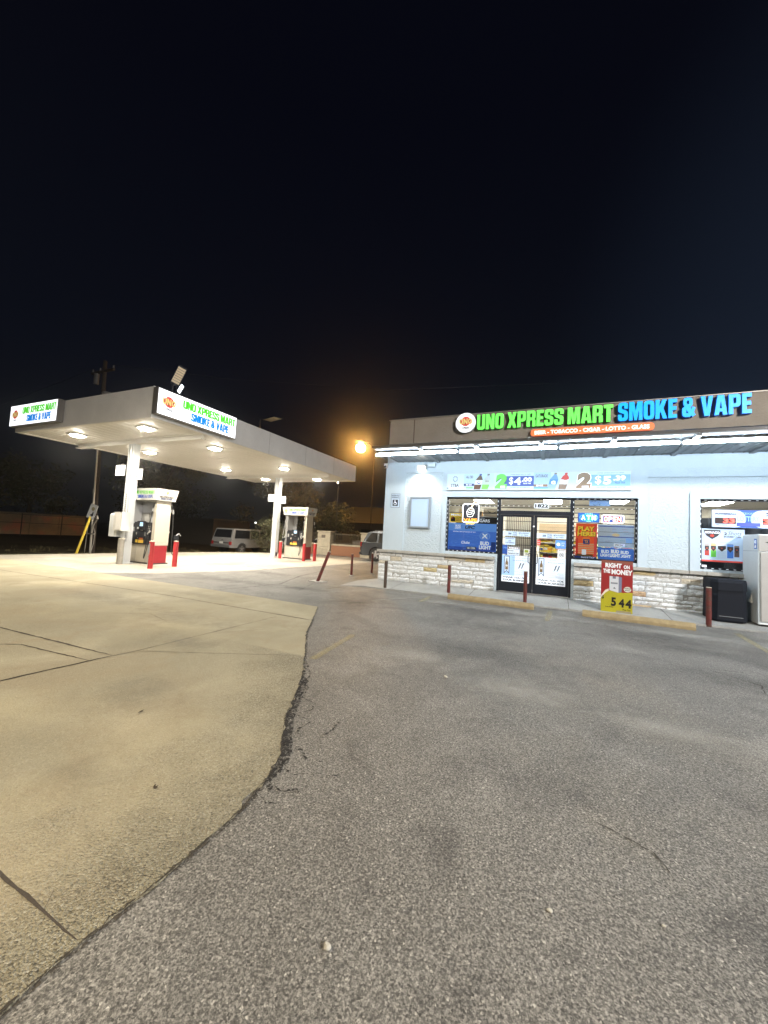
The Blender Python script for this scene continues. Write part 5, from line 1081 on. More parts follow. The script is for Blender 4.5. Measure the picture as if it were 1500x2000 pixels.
# lit box signs on the fascia
def box_sign(O, U, label, w_=3.06, h_=.78, zz=4.78, base=None):
    r = thing('canopy_box_sign', base, label, 'box sign', 'lit box signs on the canopy fascia'); U = Vector(U)
    P = Sheet((O[0], O[1], zz), U, ZU, w_, h_); P.mb.box(0, 0, -.2, w_, h_, -.004, mat('sign_box_metal', (.12, .11, .10), .5, .3), P.M); P.build('box', r)
    P = Sheet((O[0], O[1], zz), U, ZU, w_, h_); P.rect(.008, .03, .992, .97, pmat(250, 252, 255, 1.6), 0); 
    a = .155*w_; 
    logo(P, .125, .5, .33, 1, .5)
    P.block('UNO XPRESS MART', .28, .53, .975, .85, pmat(60, 90, 50), 1); P.block('UNO XPRESS MART', .275, .54, .97, .86, pmat(90, 225, 50, .9), 2)
    P.block('SMOKE & VAPE', .385, .14, .885, .46, pmat(30, 60, 120), 1); P.block('SMOKE & VAPE', .38, .15, .88, .47, pmat(0, 140, 240, .9), 2)
    P.build('face', r)
box_sign((-10.70, 7.28), (0, 1, 0), 'lit white box sign on the long side of the canopy facing the shop', 3.06, .80, 4.76, (-10.8, 9, 4.76))
box_sign((-18.55, 7.08), (1, 0, 0), 'lit white box sign on the left end of the canopy front', 3.10, .78, 4.82, (-17.4, 7.15, 4.8))
# roof-mounted pieces
r = thing('solar_street_light', (-11.3, 8.2, CZ1), 'tilted solar panel light with small lit lamp on the canopy corner', 'solar light')
m = MB(); m.tube([(-11.35, 8.2, CZ1-.06), (-11.35, 8.2, 6.02), (-11.3, 8.2, 6.1)], .025, M_fr, 8); m.tube([(-11.35, 8.2, 5.8), (-11.1, 8.2, 5.72), (-10.95, 8.2, 5.8)], .015, M_fr, 6); m.build('mast', r)
Mp = Matrix.Translation((-11.3, 8.2, 6.02)) @ Matrix.Rotation(R(50), 4, 'Z') @ Matrix.Rotation(R(20), 4, 'Y') @ Matrix.Rotation(R(10), 4, 'X')
m = MB(); m.box(-.13, -.02, 0, .13, .02, .66, M_fr, Mp); d = m.build('panel', r)
M_cell = mat('led_array_cream', (.80, .66, .45), .5)
m = MB()
for i in range(7): m.box(-.118, -.024, .07+i*.078, .118, -.021, .138+i*.078, M_cell, Mp)
m.build('cells', d)
Ml = Matrix.Translation((-10.95, 8.2, 5.85)) @ Matrix.Rotation(R(40), 4, 'Y')
m = MB(); m.box(-.07, -.03, -.13, .07, .03, .13, mat('lamp_face_lit', (1, 1, 1), .4, emit=5, ecol=(.9, .95, 1)), Ml); m.box(-.09, -.028, -.15, .09, .035, .15, M_fr, Ml @ Matrix.Translation((0, .01, 0))); m.build('lamp_head', r)
r = thing('solar_street_light', (-11.2, 12.3, CZ1), 'small flat solar light on a short pole over the canopy edge', 'solar light')
m = MB(); m.cyl((-11.3, 12.15, CZ1-.06), (-11.3, 12.15, 6.12), .025, .025, M_fr, 8); m.build('mast', r)
m = MB(); Mq = Matrix.Translation((-11.0, 12.55, 6.22)) @ Matrix.Rotation(R(-8), 4, 'Y') @ Matrix.Rotation(R(8), 4, 'X'); m.box(-.33, -.3, -.02, .33, .3, .02, M_fr, Mq); m.box(-.28, -.26, -.024, .28, .26, -.0205, M_cell, Mq); m.build('panel', r)
m = MB(); m.cyl((-14.9, 8.3, CZ1-.05), (-14.9, 8.3, 6.12), .17, .17, mat('vent_can', (.20, .18, .16), .6), 20); m.cyl((-14.9, 8.3, 6.12), (-14.9, 8.3, 6.17), .20, .18, mat('vent_lid', (.16, .15, .14), .6), 20)
tag(m.build('roof_vent', None, (-14.9, 8.3, CZ1), smooth=True), 'short round metal vent on the canopy roof', 'vent')

# ------------------------------------------------------------------ FUEL PUMPS
M_pb = mat('pump_beige_panel', (.58, .53, .44), .45, .05, var=.06, vscale=2); M_ps = mat('pump_silver', (.50, .50, .50), .35, .5); M_pk = mat('pump_black', (.015, .016, .02), .4); M_pr = mat('pump_red_base', (.33, .02, .03), .45, var=.12, vscale=3)
M_hose = mat('rubber_hose', (.02, .02, .02), .5)
def make_pump(base, label, open_middle):
    bx, by = base; r = thing('fuel_pump', (bx, by, 0), label, 'fuel pump', 'fuel pumps under the canopy')
    T = lambda m_: setattr(m_, 'M', Matrix.Translation((bx, by, 0)))
    def nb():
        m_ = MB(); T(m_); return m_
    W_, D_ = .72, .30
    m = nb(); m.box(-W_-.03, -D_-.03, .004, W_+.03, D_+.03, .05, mat('pump_plinth', (.08, .075, .07), .7)); m.box(-W_+.02, -D_+.02, .05, W_-.02, D_-.02, .72, M_pb); m.box(W_-.02, -D_+.04, .05, W_, D_-.04, .70, M_pr); m.box(-W_, -D_+.04, .05, -W_+.02, D_-.04, .70, M_pr)
    for i in range(3): m.box(-W_+.02+i*.46+.01, -D_+.012, .07, -W_+.02+i*.46+.45, -D_+.02, .70, M_pb)
    m.build('lower_cabinet', r)
    m = nb(); m.box(-W_, -D_, .72, -W_+.16, D_, 2.42, M_ps); m.build('side_panel', r)
    m = nb(); m.box(W_-.16, -D_, .72, W_, D_, 2.42, M_pb); m.build('side_panel', r)
    m = nb(); m.box(-W_+.16, -D_+.05, .72, W_-.16, D_-.05, 1.58, M_pk); m.build('head', r)
    if not open_middle:
        m = nb(); m.box(-W_+.16, .02, 1.58, W_-.16, .06, 2.42, M_ps); m.box(-W_+.17, -.005, 1.62, -W_+.62, .019, 1.95, mat('dim_panel', (.33, .32, .30), .4)); m.box(W_-.5, -.005, 1.62, W_-.18, .019, 2.0, M_pk); m.box(W_-.47, -.012, 1.75, W_-.22, -.006, 1.97, pmat(235, 235, 228)); m.box(W_-.47, -.012, 1.60, W_-.22, -.006, 1.73, pmat(225, 195, 130)); m.build('upper_panel', r)
    else:
        m = nb(); m.box(-W_+.16, D_-.1, 1.58, -.3, D_-.07, 2.42, M_ps); m.tube([(-.25, .1, 1.58), (-.25, .1, 1.95), (.3, .1, 1.95), (.3, .1, 1.58)], .012, M_pk, 6); m.build('upper_panel', r)
    m = nb(); m.box(-W_+.17, -D_-.035, .74, W_-.17, -D_+.05, 1.52, M_pk)
    m.bbox(-.22, -D_-.09, 1.28, .26, -D_-.035, 1.62, M_pk, .02); m.box(-.20, -D_-.07, .98, .24, -D_-.036, 1.24, M_pk); m.build('control_face', r)
    P = Sheet((bx-.22, by-D_-.09, 1.28), XU, ZU, .48, .34); P.rect(.40, .42, .78, .86, pmat(175, 215, 245, .7)); P.rect(.1, .1, .3, .3, pmat(180, 180, 180)); P.build('screen', r)
    P = Sheet((bx-W_+.17, by-D_-.036, .74), XU, ZU, 2*(W_-.17), .78)
    P.z = .002; P.rect(0, 0, 1, 1, M_pk); P.z = .004; P.disc(.30, .50, .06, pmat(205, 195, 180)); P.disc(.52, .46, .05, pmat(185, 185, 185)); P.rect(.62, .40, .74, .58, pmat(200, 200, 195)); P.rect(.24, .06, .36, .2, pmat(225, 190, 70)); P.rect(.40, .05, .66, .2, pmat(235, 190, 75)); P.rect(.42, .22, .64, .34, pmat(215, 120, 70)); P.disc(.34, .30, .02, WHITE)
    for i, z in enumerate((.88, .78, .68, .6)): P.rect(.86, z-.04, .96, z+.03, pmat(205, 205, 200))
    P.rect(.05, .60, .14, .82, pmat(150, 150, 150)); P.rect(.46, .66, .6, .72, pmat(215, 215, 215)); P.build('labels', r)
    # nozzles and hoses on both faces
    for s in (-1, 1):
        for sx in (-1, 1):
            x = sx*(W_-.27) if sx > 0 else -W_-.03
            if s > 0 and sx < 0: continue
            y = s*(D_+.07)
            m = nb(); m.box(x-.05, y-.05, .95, x+.05, y+.05, 1.12, M_pk); m.tube([(x, y-.02*s, 1.05), (x+.05, y+.05*s, 1.15), (x+.12, y+.05*s, 1.22), (x+.17, y, 1.26)], .022, M_ps, 8); m.tube([(x-.03, y+.06*s, .98), (x+.07, y+.09*s, 1.02), (x+.09, y+.09*s, 1.14)], .012, M_pk, 6)
            n_ = m.build('nozzle', r, smooth=True)
            xt = W_-.09 if sx > 0 else -W_+.07
            pts = [(xt, s*(D_+.01), 2.36), (xt-.02, y, 2.1), (xt-.1, y+.01*s, 1.6), (xt-.14, y+.02*s, 1.2), (xt-.1, y+.03*s, .7)]
            # the hanging loop
            a = Vector((xt-.08, y+.03*s, .65)); 
            for k in range(1, 10):
                q = math.pi*k/10; pts.append((a.x+(x-a.x)*k/10-.1*math.sin(q), y+.05*s, .62-.40*math.sin(q)))
            pts.append((x-.01, y, .9)); m = nb(); m.tube(pts, .016, M_hose if sx > 0 or not open_middle else mat('grey_hose', (.35, .35, .34), .5), 8); m.cyl((xt-.02, y, 2.12), (xt-.01, y, 2.0), .028, .028, M_ps, 10); m.build('hose', r, smooth=True)
    # hose down the far side of the shop-facing panel
    m = nb(); m.tube([(W_+.03, D_-.02, 2.38), (W_+.06, D_+.05, 2.1), (W_+.05, D_+.1, 1.5), (W_+.02, D_+.12, .9), (W_+.0, D_+.16, .45), (W_+.02, D_+.28, .28), (W_+.03, D_+.36, .5), (W_+.02, D_+.33, 1.0)], .018, M_hose, 8); m.cyl((W_+.06, D_+.05, 2.12), (W_+.055, D_+.07, 1.95), .03, .03, M_ps, 10); m.build('hose', r, smooth=True)
    m = nb(); m.box(W_-.02, D_+.18, .95, W_+.06, D_+.40, 1.12, M_pk); m.tube([(W_+.02, D_+.3, 1.1), (W_+.04, D_+.42, 1.2), (W_+.03, D_+.5, 1.1)], .022, M_ps, 8); m.build('nozzle', r)
    # topper sign, wider at the top
    a0, a1, z0, z1 = .80, .88, 2.44, 2.88; d0, d1 = .40, .46
    vs = [(-a0, -d0, z0), (a0, -d0, z0), (a0, d0, z0), (-a0, d0, z0), (-a1, -d1, z1), (a1, -d1, z1), (a1, d1, z1), (-a1, d1, z1)]
    m = nb(); m.add(vs, [(3, 2, 1, 0), (4, 5, 6, 7), (0, 1, 5, 4), (1, 2, 6, 5), (2, 3, 7, 6), (3, 0, 4, 7)], mat('topper_white', (.72, .71, .67), .5)); t_ = m.build('topper', r)
    tilt = (d1-d0)/(z1-z0); Vv = Vector((0, -tilt, 1)).normalized()
    P = Sheet((bx-a0, by-d0-.002, z0), XU, Vv, 2*a0, .44)
    logo(P, .10, .5, .17, 0); P.block('UNO XPRESS MART', .24, .52, .96, .80, pmat(90, 190, 60), 1); P.block('SMOKE & VAPE', .34, .16, .88, .44, pmat(45, 85, 180), 1); P.build('topper_print', t_)
    tx = (a1-a0)/(z1-z0); Vx = Vector((tx, 0, 1)).normalized(); P = Sheet((bx+a0+.002, by-d0, z0), YU, Vx, 2*d0, .44)
    logo(P, .5, .68, .10, 0); P.block('UNO XPRESS MART', .12, .26, .88, .42, pmat(90, 85, 75), 1); P.block('SMOKE & VAPE', .2, .08, .8, .24, pmat(60, 70, 110), 1); P.build('topper_print', t_)
    return r
make_pump((-14.55, 10.08), 'beige fuel pump beside the nearer canopy column with red base', False)
make_pump((-13.25, 17.95), 'farther beige fuel pump with open top frame, among red bollards', True)
# bollards
M_rb = mat('red_bollard_paint', (.50, .035, .04), .5, var=.18, vscale=7, bump=.2, bscale=30); M_gb = mat('bare_grey_bollard', (.30, .28, .24), .8, bump=.6, bscale=18, var=.25, vscale=5)
def bollard(x, y, h, label, red=True, decal=False, r_=.085):
    r = thing('bollard', (x, y, 0), label, 'bollard', 'thick steel bollards round the fuel pumps')
    m = MB(); m.cyl((x, y, 0), (x, y, h), r_, r_, M_rb if red else M_gb, 20); m.build('pipe', r, smooth=True)
    m = MB(); m.cyl((x, y, h), (x, y, h+.02), r_*1.03, r_*1.0, mat('bollard_cap', (.50, .46, .38), .9), 20); m.cyl((x, y, h+.02), (x, y, h+.04), r_, r_*.6, mat('bollard_cap', (.5, .46, .38), .9), 20); m.build('cap', r, smooth=True)
    if decal:
        m = MB(); n_ = 10; vs = []
        for j, z in enumerate((.0, .30, .55, .86)):
            for i in range(n_+1):
                a = R(150+ 130*i/n_)+(.25 if z > .5 else -.1); vs.append((x+(r_+.002)*math.cos(a), y+(r_+.002)*math.sin(a), z+.004))
        m.add(vs, [(j*(n_+1)+i, j*(n_+1)+i+1, (j+1)*(n_+1)+i+1, (j+1)*(n_+1)+i) for j in range(3) for i in range(n_)], mat('bared_steel_white', (.5, .5, .48), .5, .4, var=.3, vscale=20)); 
        vs2 = [(x+(r_+.004)*math.cos(R(175+80*i/8)), y+(r_+.004)*math.sin(R(175+80*i/8)), z) for z in (.52, .84) for i in range(9)]
        m.add(vs2, [(i, i+1, 10+i, 9+i) for i in range(8)], mat('blue_decal', srgb(130, 170, 225), .4, var=.5, vscale=14)); m.build('decal', r, smooth=True)
bollard(-12.62, 8.87, .92, 'red bollard with torn blue and white decal before the nearer pump', True, True)
bollard(-12.78, 9.92, .92, 'plain red bollard right of the nearer pump')
bollard(-14.52, 9.02, .92, 'bare grey concrete bollard at the foot of the nearer column', False, r_=.10)
bollard(-13.85, 17.2, .92, 'red bollard left of the farther pump'); bollard(-12.05, 16.9, .92, 'red bollard at the near corner of the farther pump'); bollard(-11.75, 17.45, .92, 'rightmost red bollard beside the farther pump')
# ------------------------------------------------------------------ CARS
M_tyre = mat('tyre_rubber', (.018, .018, .018), .8); M_rim = mat('alloy_rim', (.5, .5, .52), .3, .8); M_cgl = mat('car_glass', (.008, .009, .011), .06, spec=.8)
def car(name, base, rotz, paint, label, L, H, W_, wheel_r, boxy):
    """local x = forward, y = left; base is under the car's middle"""
    root = thing(name, base, label, 'car'); Mx = Matrix.Translation(base) @ Matrix.Rotation(rotz, 4, 'Z')
    h2 = L/2; gc = .32 if not boxy else .45; belt = H*.60 if boxy else H*.61
    def nb(): m_ = MB(); m_.M = Mx; return m_
    if boxy:
        low = [(-h2, gc+.08), (-h2+.02, gc), (h2-.05, gc), (h2, gc+.1), (h2, belt-.12), (h2-.05, belt-.04), (h2-1.3, belt), (-h2+.03, belt), (-h2-.02, belt-.25)]
        roof = [(h2-1.3, belt), (h2-1.75, H-.06), (h2-1.95, H), (-h2+.32, H), (-h2+.22, H-.05), (-h2+.03, belt)]
    else:
        low = [(-h2+.02, gc+.15), (-h2+.1, gc), (h2-.12, gc), (h2, gc+.2), (h2-.03, belt-.22), (h2-.2, belt-.08), (h2-1.35, belt), (-h2+.10, belt), (-h2, belt-.2), (-h2-.02, gc+.4)]
        roof = [(h2-1.35, belt), (h2-2.1, H-.07), (h2-2.4, H-.01), (-h2+.75, H), (-h2+.4, H-.07), (-h2+.1, belt)]
    wx = [-h2+1.02, h2-.92]
    def arch_profile(pts, r):
        # cut wheel arches into the bottom edge (between point 1 and 2)
        a, b_ = pts[1], pts[2]; out = [pts[0], a]
        for c in wx:
            for k in range(9):
                t_ = math.pi-math.pi*k/8; out.append((c+r*math.cos(t_), max(a[1], wheel_r+r*math.sin(t_)*.98-.0) if math.sin(t_) > .02 else a[1]))
        return out+[b_]+pts[3:]
    lp = arch_profile(low, wheel_r+.07); n_ = len(lp); hw = W_/2
    # side skins with a shoulder, closed by a top/bottom skin
    m = nb(); secs = [(-hw+.02, .985), (-hw, 1), (hw, 1), (hw-.02, .985)]
    vs = [];
    for y, k in ((-hw+.03, 0), (-hw, 1), (hw, 1), (hw-.03, 0)):
        for (x, z) in lp: vs.append((x*(1 if k else .996), y, z if k else z*.995+.003))
    fs = [tuple(range(n_)), tuple(reversed(range(3*n_, 4*n_)))]+[(s*n_+i, s*n_+(i+1) % n_, (s+1)*n_+(i+1) % n_, (s+1)*n_+i) for s in range(3) for i in range(n_)]
    m.add(vs, fs, paint); body = m.build('body', root, smooth=True)
    m = nb(); k_ = len(roof); tum = .13 if not boxy else .07; vs = []
    for y, in_ in ((-1, 0), (1, 0)):
        for (x, z) in roof: t_ = (z-belt)/(H-belt); vs.append((x, y*(hw-.03-tum*t_), z))
    m.add(vs, [tuple(range(k_)), tuple(reversed(range(k_, 2*k_)))]+[(i, (i+1) % k_, k_+(i+1) % k_, k_+i) for i in range(k_)], paint); m.build('cabin', root)
    # side glass
    def sg(x0, x1, x0t, x1t):
        for y in (-1, 1):
            m = nb(); z0, z1 = belt+.03, H-.11; t0, t1 = (z0-belt)/(H-belt), (z1-belt)/(H-belt); e = .006
            m.add([(x0, y*(hw-.03-tum*t0+e), z0), (x1, y*(hw-.03-tum*t0+e), z0), (x1t, y*(hw-.03-tum*t1+e), z1), (x0t, y*(hw-.03-tum*t1+e), z1)], [(0, 1, 2, 3)], M_cgl); m.build('side_window', root, fixn=False)
    if boxy: sg(-h2+.30, -h2+1.75, -h2+.42, -h2+1.75); sg(-h2+1.92, -h2+2.75, -h2+1.92, -h2+2.72); sg(-h2+2.85, h2-1.40, -h2+2.85, h2-1.82)
    else: sg(-h2+.28, -h2+1.05, -h2+.62, -h2+1.05); sg(-h2+1.15, -h2+2.05, -h2+1.15, -h2+2.05); sg(-h2+2.15, h2-1.5, -h2+2.15, h2-2.1)
    m = nb(); a, b_ = roof[-1], roof[-2]
    def lerp(a, b_, t_): return (a[0]+(b_[0]-a[0])*t_, a[1]+(b_[1]-a[1])*t_)
    p, q = lerp(a, b_, .12), lerp(a, b_, .93); yy0 = hw-.12; m.add([(p[0]-.012, -yy0, p[1]), (p[0]-.012, yy0, p[1]), (q[0]-.012, yy0-tum, q[1]), (q[0]-.012, -yy0+tum, q[1])], [(0, 3, 2, 1)], M_cgl); m.build('rear_window', root, fixn=False)
    m = nb(); a, b_ = roof[0], roof[1]; p, q = lerp(a, b_, .08), lerp(a, b_, .95); m.add([(p[0]+.014, -yy0, p[1]), (p[0]+.014, yy0, p[1]), (q[0]+.014, yy0-tum, q[1]), (q[0]+.014, -yy0+tum, q[1])], [(0, 1, 2, 3)], M_cgl); m.build('windshield', root, fixn=False)
    M_bump = mat('dark_bumper', (.03, .03, .032), .5) if not boxy else mat('dull_chrome', (.25, .25, .25), .4, .7)
    m = nb(); m.bbox(-h2-.11, -hw+.01, gc+.02, -h2+.04, hw-.01, gc+.2, M_bump, .03); m.build('bumper', root); m = nb(); m.bbox(h2-.05, -hw+.01, gc+.02, h2+.09, hw-.01, gc+.2, M_bump, .03); m.build('bumper', root)
    for y in (-1, 1):
        m = nb(); z0, z1 = (belt-.42, belt-.2) if boxy else (belt-.25, belt+.02); m.box(-h2-.035, y*(hw-.10)-.09, z0, -h2+.05, y*(hw-.10)+.09, z1, mat('tail_light_glass', (.28, .02, .02), .2)); m.build('tail_light', root)
        m = nb(); m.box(h2-.05, y*(hw-.22)-.12, belt-.32, h2+.02, y*(hw-.22)+.12, belt-.18, mat('headlight_glass', (.5, .5, .5), .1)); m.build('headlight', root)
        m = nb(); m.bbox(h2-1.75, y*(hw+.10)-.09, belt+.02, h2-1.63, y*(hw+.10)+.09, belt+.17, BLACK, .02); m.build('mirror', root)
    m = nb(); m.box(-h2-.03, -.17, gc+.27, -h2-.018, .17, gc+.42, pmat(200, 200, 195)); m.build('licence_plate', root)
    if boxy:
        m = nb(); m.box(-h2-.026, -hw+.05, belt-.32, -h2-.0, hw-.2, belt-.26, BLACK); m.box(-h2-.03, -.1, belt-.12, -h2-.0, -.02, belt-.06, BLACK); m.build('tailgate_trim', root)
    else:
        m = nb()
        for y in (-1, 1): m.tube([(-h2+.8, y*(hw-.25), H+.05), (h2-2.5, y*(hw-.25), H+.05)], .02, M_rim, 6)
        m.build('roof_rail', root)
    for c in wx:
        for y in (-1, 1):
            m = nb(); m.cyl((c, y*(hw-.24), wheel_r), (c, y*(hw-.01), wheel_r), wheel_r, wheel_r, M_tyre, 28); wh = m.build('wheel', root, smooth=True)
            m = nb(); yy1 = y*(hw-.005); m.cyl((c, y*(hw-.05), wheel_r), (c, yy1, wheel_r), wheel_r*.66, wheel_r*.62, mat('rim_dark', (.08, .08, .085), .4, .6), 24)
            for k in range(5):
                a = 2*math.pi*k/5+.3; u = Vector((math.cos(a), 0, math.sin(a))); v_ = Vector((-u.z, 0, u.x)); c0 = Vector((c, yy1+y*.006, wheel_r))
                pts = [c0+u*.05+v_*.05, c0+u*wheel_r*.62+v_*.055, c0+u*wheel_r*.62-v_*.055, c0+u*.05-v_*.05]; m.add([tuple(p) for p in pts]+[tuple(p+Vector((0, -y*.02, 0))) for p in pts], [(0, 1, 2, 3), (7, 6, 5, 4), (0, 4, 5, 1), (1, 5, 6, 2), (2, 6, 7, 3), (3, 7, 4, 0)], M_rim if not boxy else M_bump)
            m.cyl((c, yy1, wheel_r), (c, yy1+y*.02, wheel_r), .06, .05, M_rim, 12); m.build('rim', wh)
    return root
P_white = mat('dull_white_car_paint', (.17, .17, .168), .5, var=.12, vscale=1.5); P_dark = mat('dark_grey_car_paint', (.06, .068, .078), .18, .4, spec=.7)
car('old_suv', (-21.25, 22.6, GZ), R(90), P_white, 'old boxy white SUV parked beyond the lot behind the canopy', 5.2, 1.80, 1.85, .37, True)
car('parked_suv', (-8.35, 21.9, 0), 0, P_dark, 'dark grey SUV half hidden behind the shop corner', 4.9, 1.80, 1.95, .40, False)

# ------------------------------------------------------------------ FENCES, POLES, BACKGROUND
M_tanwall = mat('terracotta_wall', (.26, .12, .065), .85, bump=.3, bscale=20, var=.06, vscale=2); M_wcap = mat('wall_cap_stone', (.42, .37, .28), .9, bump=.5, bscale=20, var=.2, vscale=4); M_pick = mat('fence_bronze', (.10, .085, .06), .5, .3)
fy = 23.2
def fence_run(x0, x1, label):
    r = thing('picket_fence', ((x0+x1)/2, fy, 0), label, 'fence')
    m = MB(); m.box(x0, fy, 0, x1, fy+.2, .70, M_tanwall); m.build('wall', r)
    m = MB(); x = x0
    while x < x1-.02: xe = min(x+.45, x1); m.bbox(x+.004, fy-.03, .702, xe-.004, fy+.23, .80, M_wcap, .01); x = xe
    m.build('cap', r)
    m = MB(); m.box(x0, fy+.08, 1.48, x1, fy+.12, 1.52, M_pick); m.box(x0, fy+.08, .86, x1, fy+.12, .90, M_pick); x = x0+.06
    while x < x1: m.box(x-.009, fy+.09, .80, x+.009, fy+.11, 1.54, M_pick); x += .12
    m.build('railing', r)
fence_run(-17.0, -15.40, 'terracotta wall with bronze railing left of the stone pillar'); fence_run(-14.3, -11.95, 'terracotta wall with bronze railing between the two stone pillars'); fence_run(-11.2, -2.0, 'terracotta wall with bronze railing behind the dark grey SUV')
for (x0, x1, lb) in ((-15.38, -14.32, 'wide pale stone fence pillar behind the farther pump'), (-11.93, -11.22, 'pale stone fence pillar beside the dark grey SUV')):
    m = MB(); rn = random.Random(3); z = 0
    while z < 1.55:
        h = rn.uniform(.16, .26); h = min(h, 1.6-z); m.bbox(x0+rn.uniform(0, .02), fy-.15+rn.uniform(0, .02), z, x1-rn.uniform(0, .02), fy+.35, z+h-.008, M_wcap, .012); z += h
    m.bbox(x0-.05, fy-.2, z, x1+.05, fy+.4, z+.08, M_wcap, .02); m.box(x0+.35, fy-.16, 1.2, x0+.65, fy-.14, 1.4, mat('mail_slot', (.12, .10, .08), .7))
    tag(m.build('stone_pillar', None, ((x0+x1)/2, fy, 0)), lb, 'pillar')
m = MB(); 
for i in range(6): m.box(-18.25+i*.17, 22.4, -.1, -18.25+i*.17+.16, 22.44, 1.65+random.uniform(-.02, .02), mat('grey_fence_boards', (.17, .145, .11), .9, var=.3, vscale=4))
tag(m.build('board_fence', None, (-17.8, 22.4, 0)), 'short grey board fence behind the farther column', 'fence')
m = MB(); m.box(-13.3, 24.5, .0, -12.6, 25.1, 1.05, mat('ac_unit', (.18, .16, .13), .7)); m.box(-13.35, 24.45, 1.05, -12.55, 25.15, 1.1, mat('ac_top', (.12, .11, .1), .7)); tag(m.build('air_conditioner', None, (-13, 24.8, 0)), 'dim box-shaped unit behind the railing', 'air conditioner')
# dark house behind with arched porch
r = thing('brick_house', (-14, 34, 0), 'dark brick house with an arched porch behind the fence', 'house')
M_house = mat('dark_brick', (.07, .055, .035), .9, var=.2, vscale=3); M_roofh = mat('shingle_roof', (.03, .028, .025), .9)
m = MB(); m.box(-24, 34.4, GZ, -13.6, 42, 2.7, M_house); m.box(-10.4, 34.4, GZ, -4, 42, 2.7, M_house); m.box(-13.6, 36.2, GZ, -10.4, 42, 2.7, M_house)
# porch front with an arch opening
pts = [(-13.9, GZ), (-13.1, GZ), (-13.1, 1.5)]+[(-12.0-1.1*math.cos(math.pi*k/10), 1.5+.9*math.sin(math.pi*k/10)) for k in range(1, 10)]+[(-10.9, 1.5), (-10.9, GZ), (-10.1, GZ), (-10.1, 3.2), (-13.9, 3.2)]
m.prism(pts, 0, .35, M_house, Matrix(((1, 0, 0, 0), (0, 0, 1, 34.0), (0, 1, 0, 0), (0, 0, 0, 1)))); m.build('wall', r)
m = MB(); m.add([(-24.4, 33.8, 2.7), (-3.6, 33.8, 2.7), (-3.6, 42.4, 2.7), (-24.4, 42.4, 2.7), (-21, 38, 4.6), (-7, 38, 4.6)], [(0, 1, 5, 4), (1, 2, 5), (2, 3, 4, 5), (3, 0, 4), (3, 2, 1, 0)], M_roofh); m.build('roof', r)
for x in (-20.5, -17.2, -7.5): m = MB(); m.box(x-.6, 34.36, .9, x+.6, 34.39, 2.1, mat('dark_pane', (.02, .02, .022), .1)); m.build('window', r)
r = thing('low_shed', (-33, 30, GZ), 'dim low building in the dark beyond the lot, behind the nearer pump', 'shed')
m = MB(); m.box(-38, 28, GZ, -31, 33, 2.2, M_house); m.build('wall', r); m = MB(); m.box(-38.3, 27.7, 2.2, -30.7, 33.3, 2.35, mat('shed_roof', (.09, .08, .065), .9)); m.build('roof', r)
# far concrete panel fence on the left with chain link before it
a = Vector((-51.5, 12.0, 0)); b_ = Vector((-50.0, 26.8, 0)); r = thing('panel_fence', (-50.8, 19, GZ), 'long pale concrete panel fence with faded red paint at far left', 'fence')
M_pf = mat('pale_panel_paint', (.55, .44, .30), .9, var=.25, vscale=1.2, vcol=(.75, .36, .26)); seg = 6; d = (b_-a)/seg
for i in range(seg):
    p, q = a+d*i, a+d*(i+1)-d*.02; m = MB(); m.add([(p.x, p.y, GZ), (q.x, q.y, GZ), (q.x, q.y, 1.9), (p.x, p.y, 1.9), (p.x-.1, p.y, GZ), (q.x-.1, q.y, GZ), (q.x-.1, q.y, 1.9), (p.x-.1, p.y, 1.9)], [(0, 1, 2, 3), (4, 7, 6, 5), (3, 2, 6, 7), (0, 3, 7, 4), (1, 5, 6, 2)], M_pf); m.build('panel', r)
m = MB(); m.add([(a.x+.02, a.y, 1.91), (b_.x+.02, b_.y, 1.91), (b_.x-.14, b_.y, 1.97), (a.x-.14, a.y, 1.97), (a.x+.02, a.y, 1.80), (b_.x+.02, b_.y, 1.80)], [(0, 1, 2, 3), (4, 5, 1, 0)], M_wcap); m.build('coping', r, fixn=False)
r = thing('chain_link_fence', (-46, 19, GZ), 'thin dark chain link fence in front of the panel fence', 'fence'); M_cl = mat('dull_galvanised', (.10, .095, .085), .6, .5)
m = MB(); a = Vector((-47, 10, 0)); b_ = Vector((-45.5, 25.5, 0))
for z in (1.75, .95): m.tube([(a.x, a.y, z), (b_.x, b_.y, z)], .025, M_cl, 5)
m.build('rail', r)
for i in range(6): c = a.lerp(b_, i/5); m = MB(); m.cyl((c.x, c.y, GZ), (c.x, c.y, 1.85), .045, .045, M_cl, 8); m.build('post', r)
# yellow leaning post with sign
r = thing('leaning_sign_post', (-22.1, 11.6, -.15), 'small grey sign on a leaning bright yellow post', 'sign post')
m = MB(); p0, p1 = Vector((-22.15, 11.59, -.2)), Vector((-21.55, 11.75, 1.72)); m.cyl(p0, p1, .055, .055, mat('yellow_post_paint', (.75, .55, .07), .6), 10); m.build('post', r)
dd = (p1-p0).normalized(); P = Sheet(p1+Vector((-.22, -.07, -.02)), Vector((.94, .28, -.3)), dd, .44, .74); P.slab(mat('dull_sign_sheet', (.34, .35, .36), .6), .012); P.poly([(.25, .2), (.78, .2), (.72, .45), (.6, .55), (.55, .32)], BLACK); P.disc(.5, .68, .10, mat('faded_yellow', (.14, .12, .06), .7)); P.build('sign_plate', r)
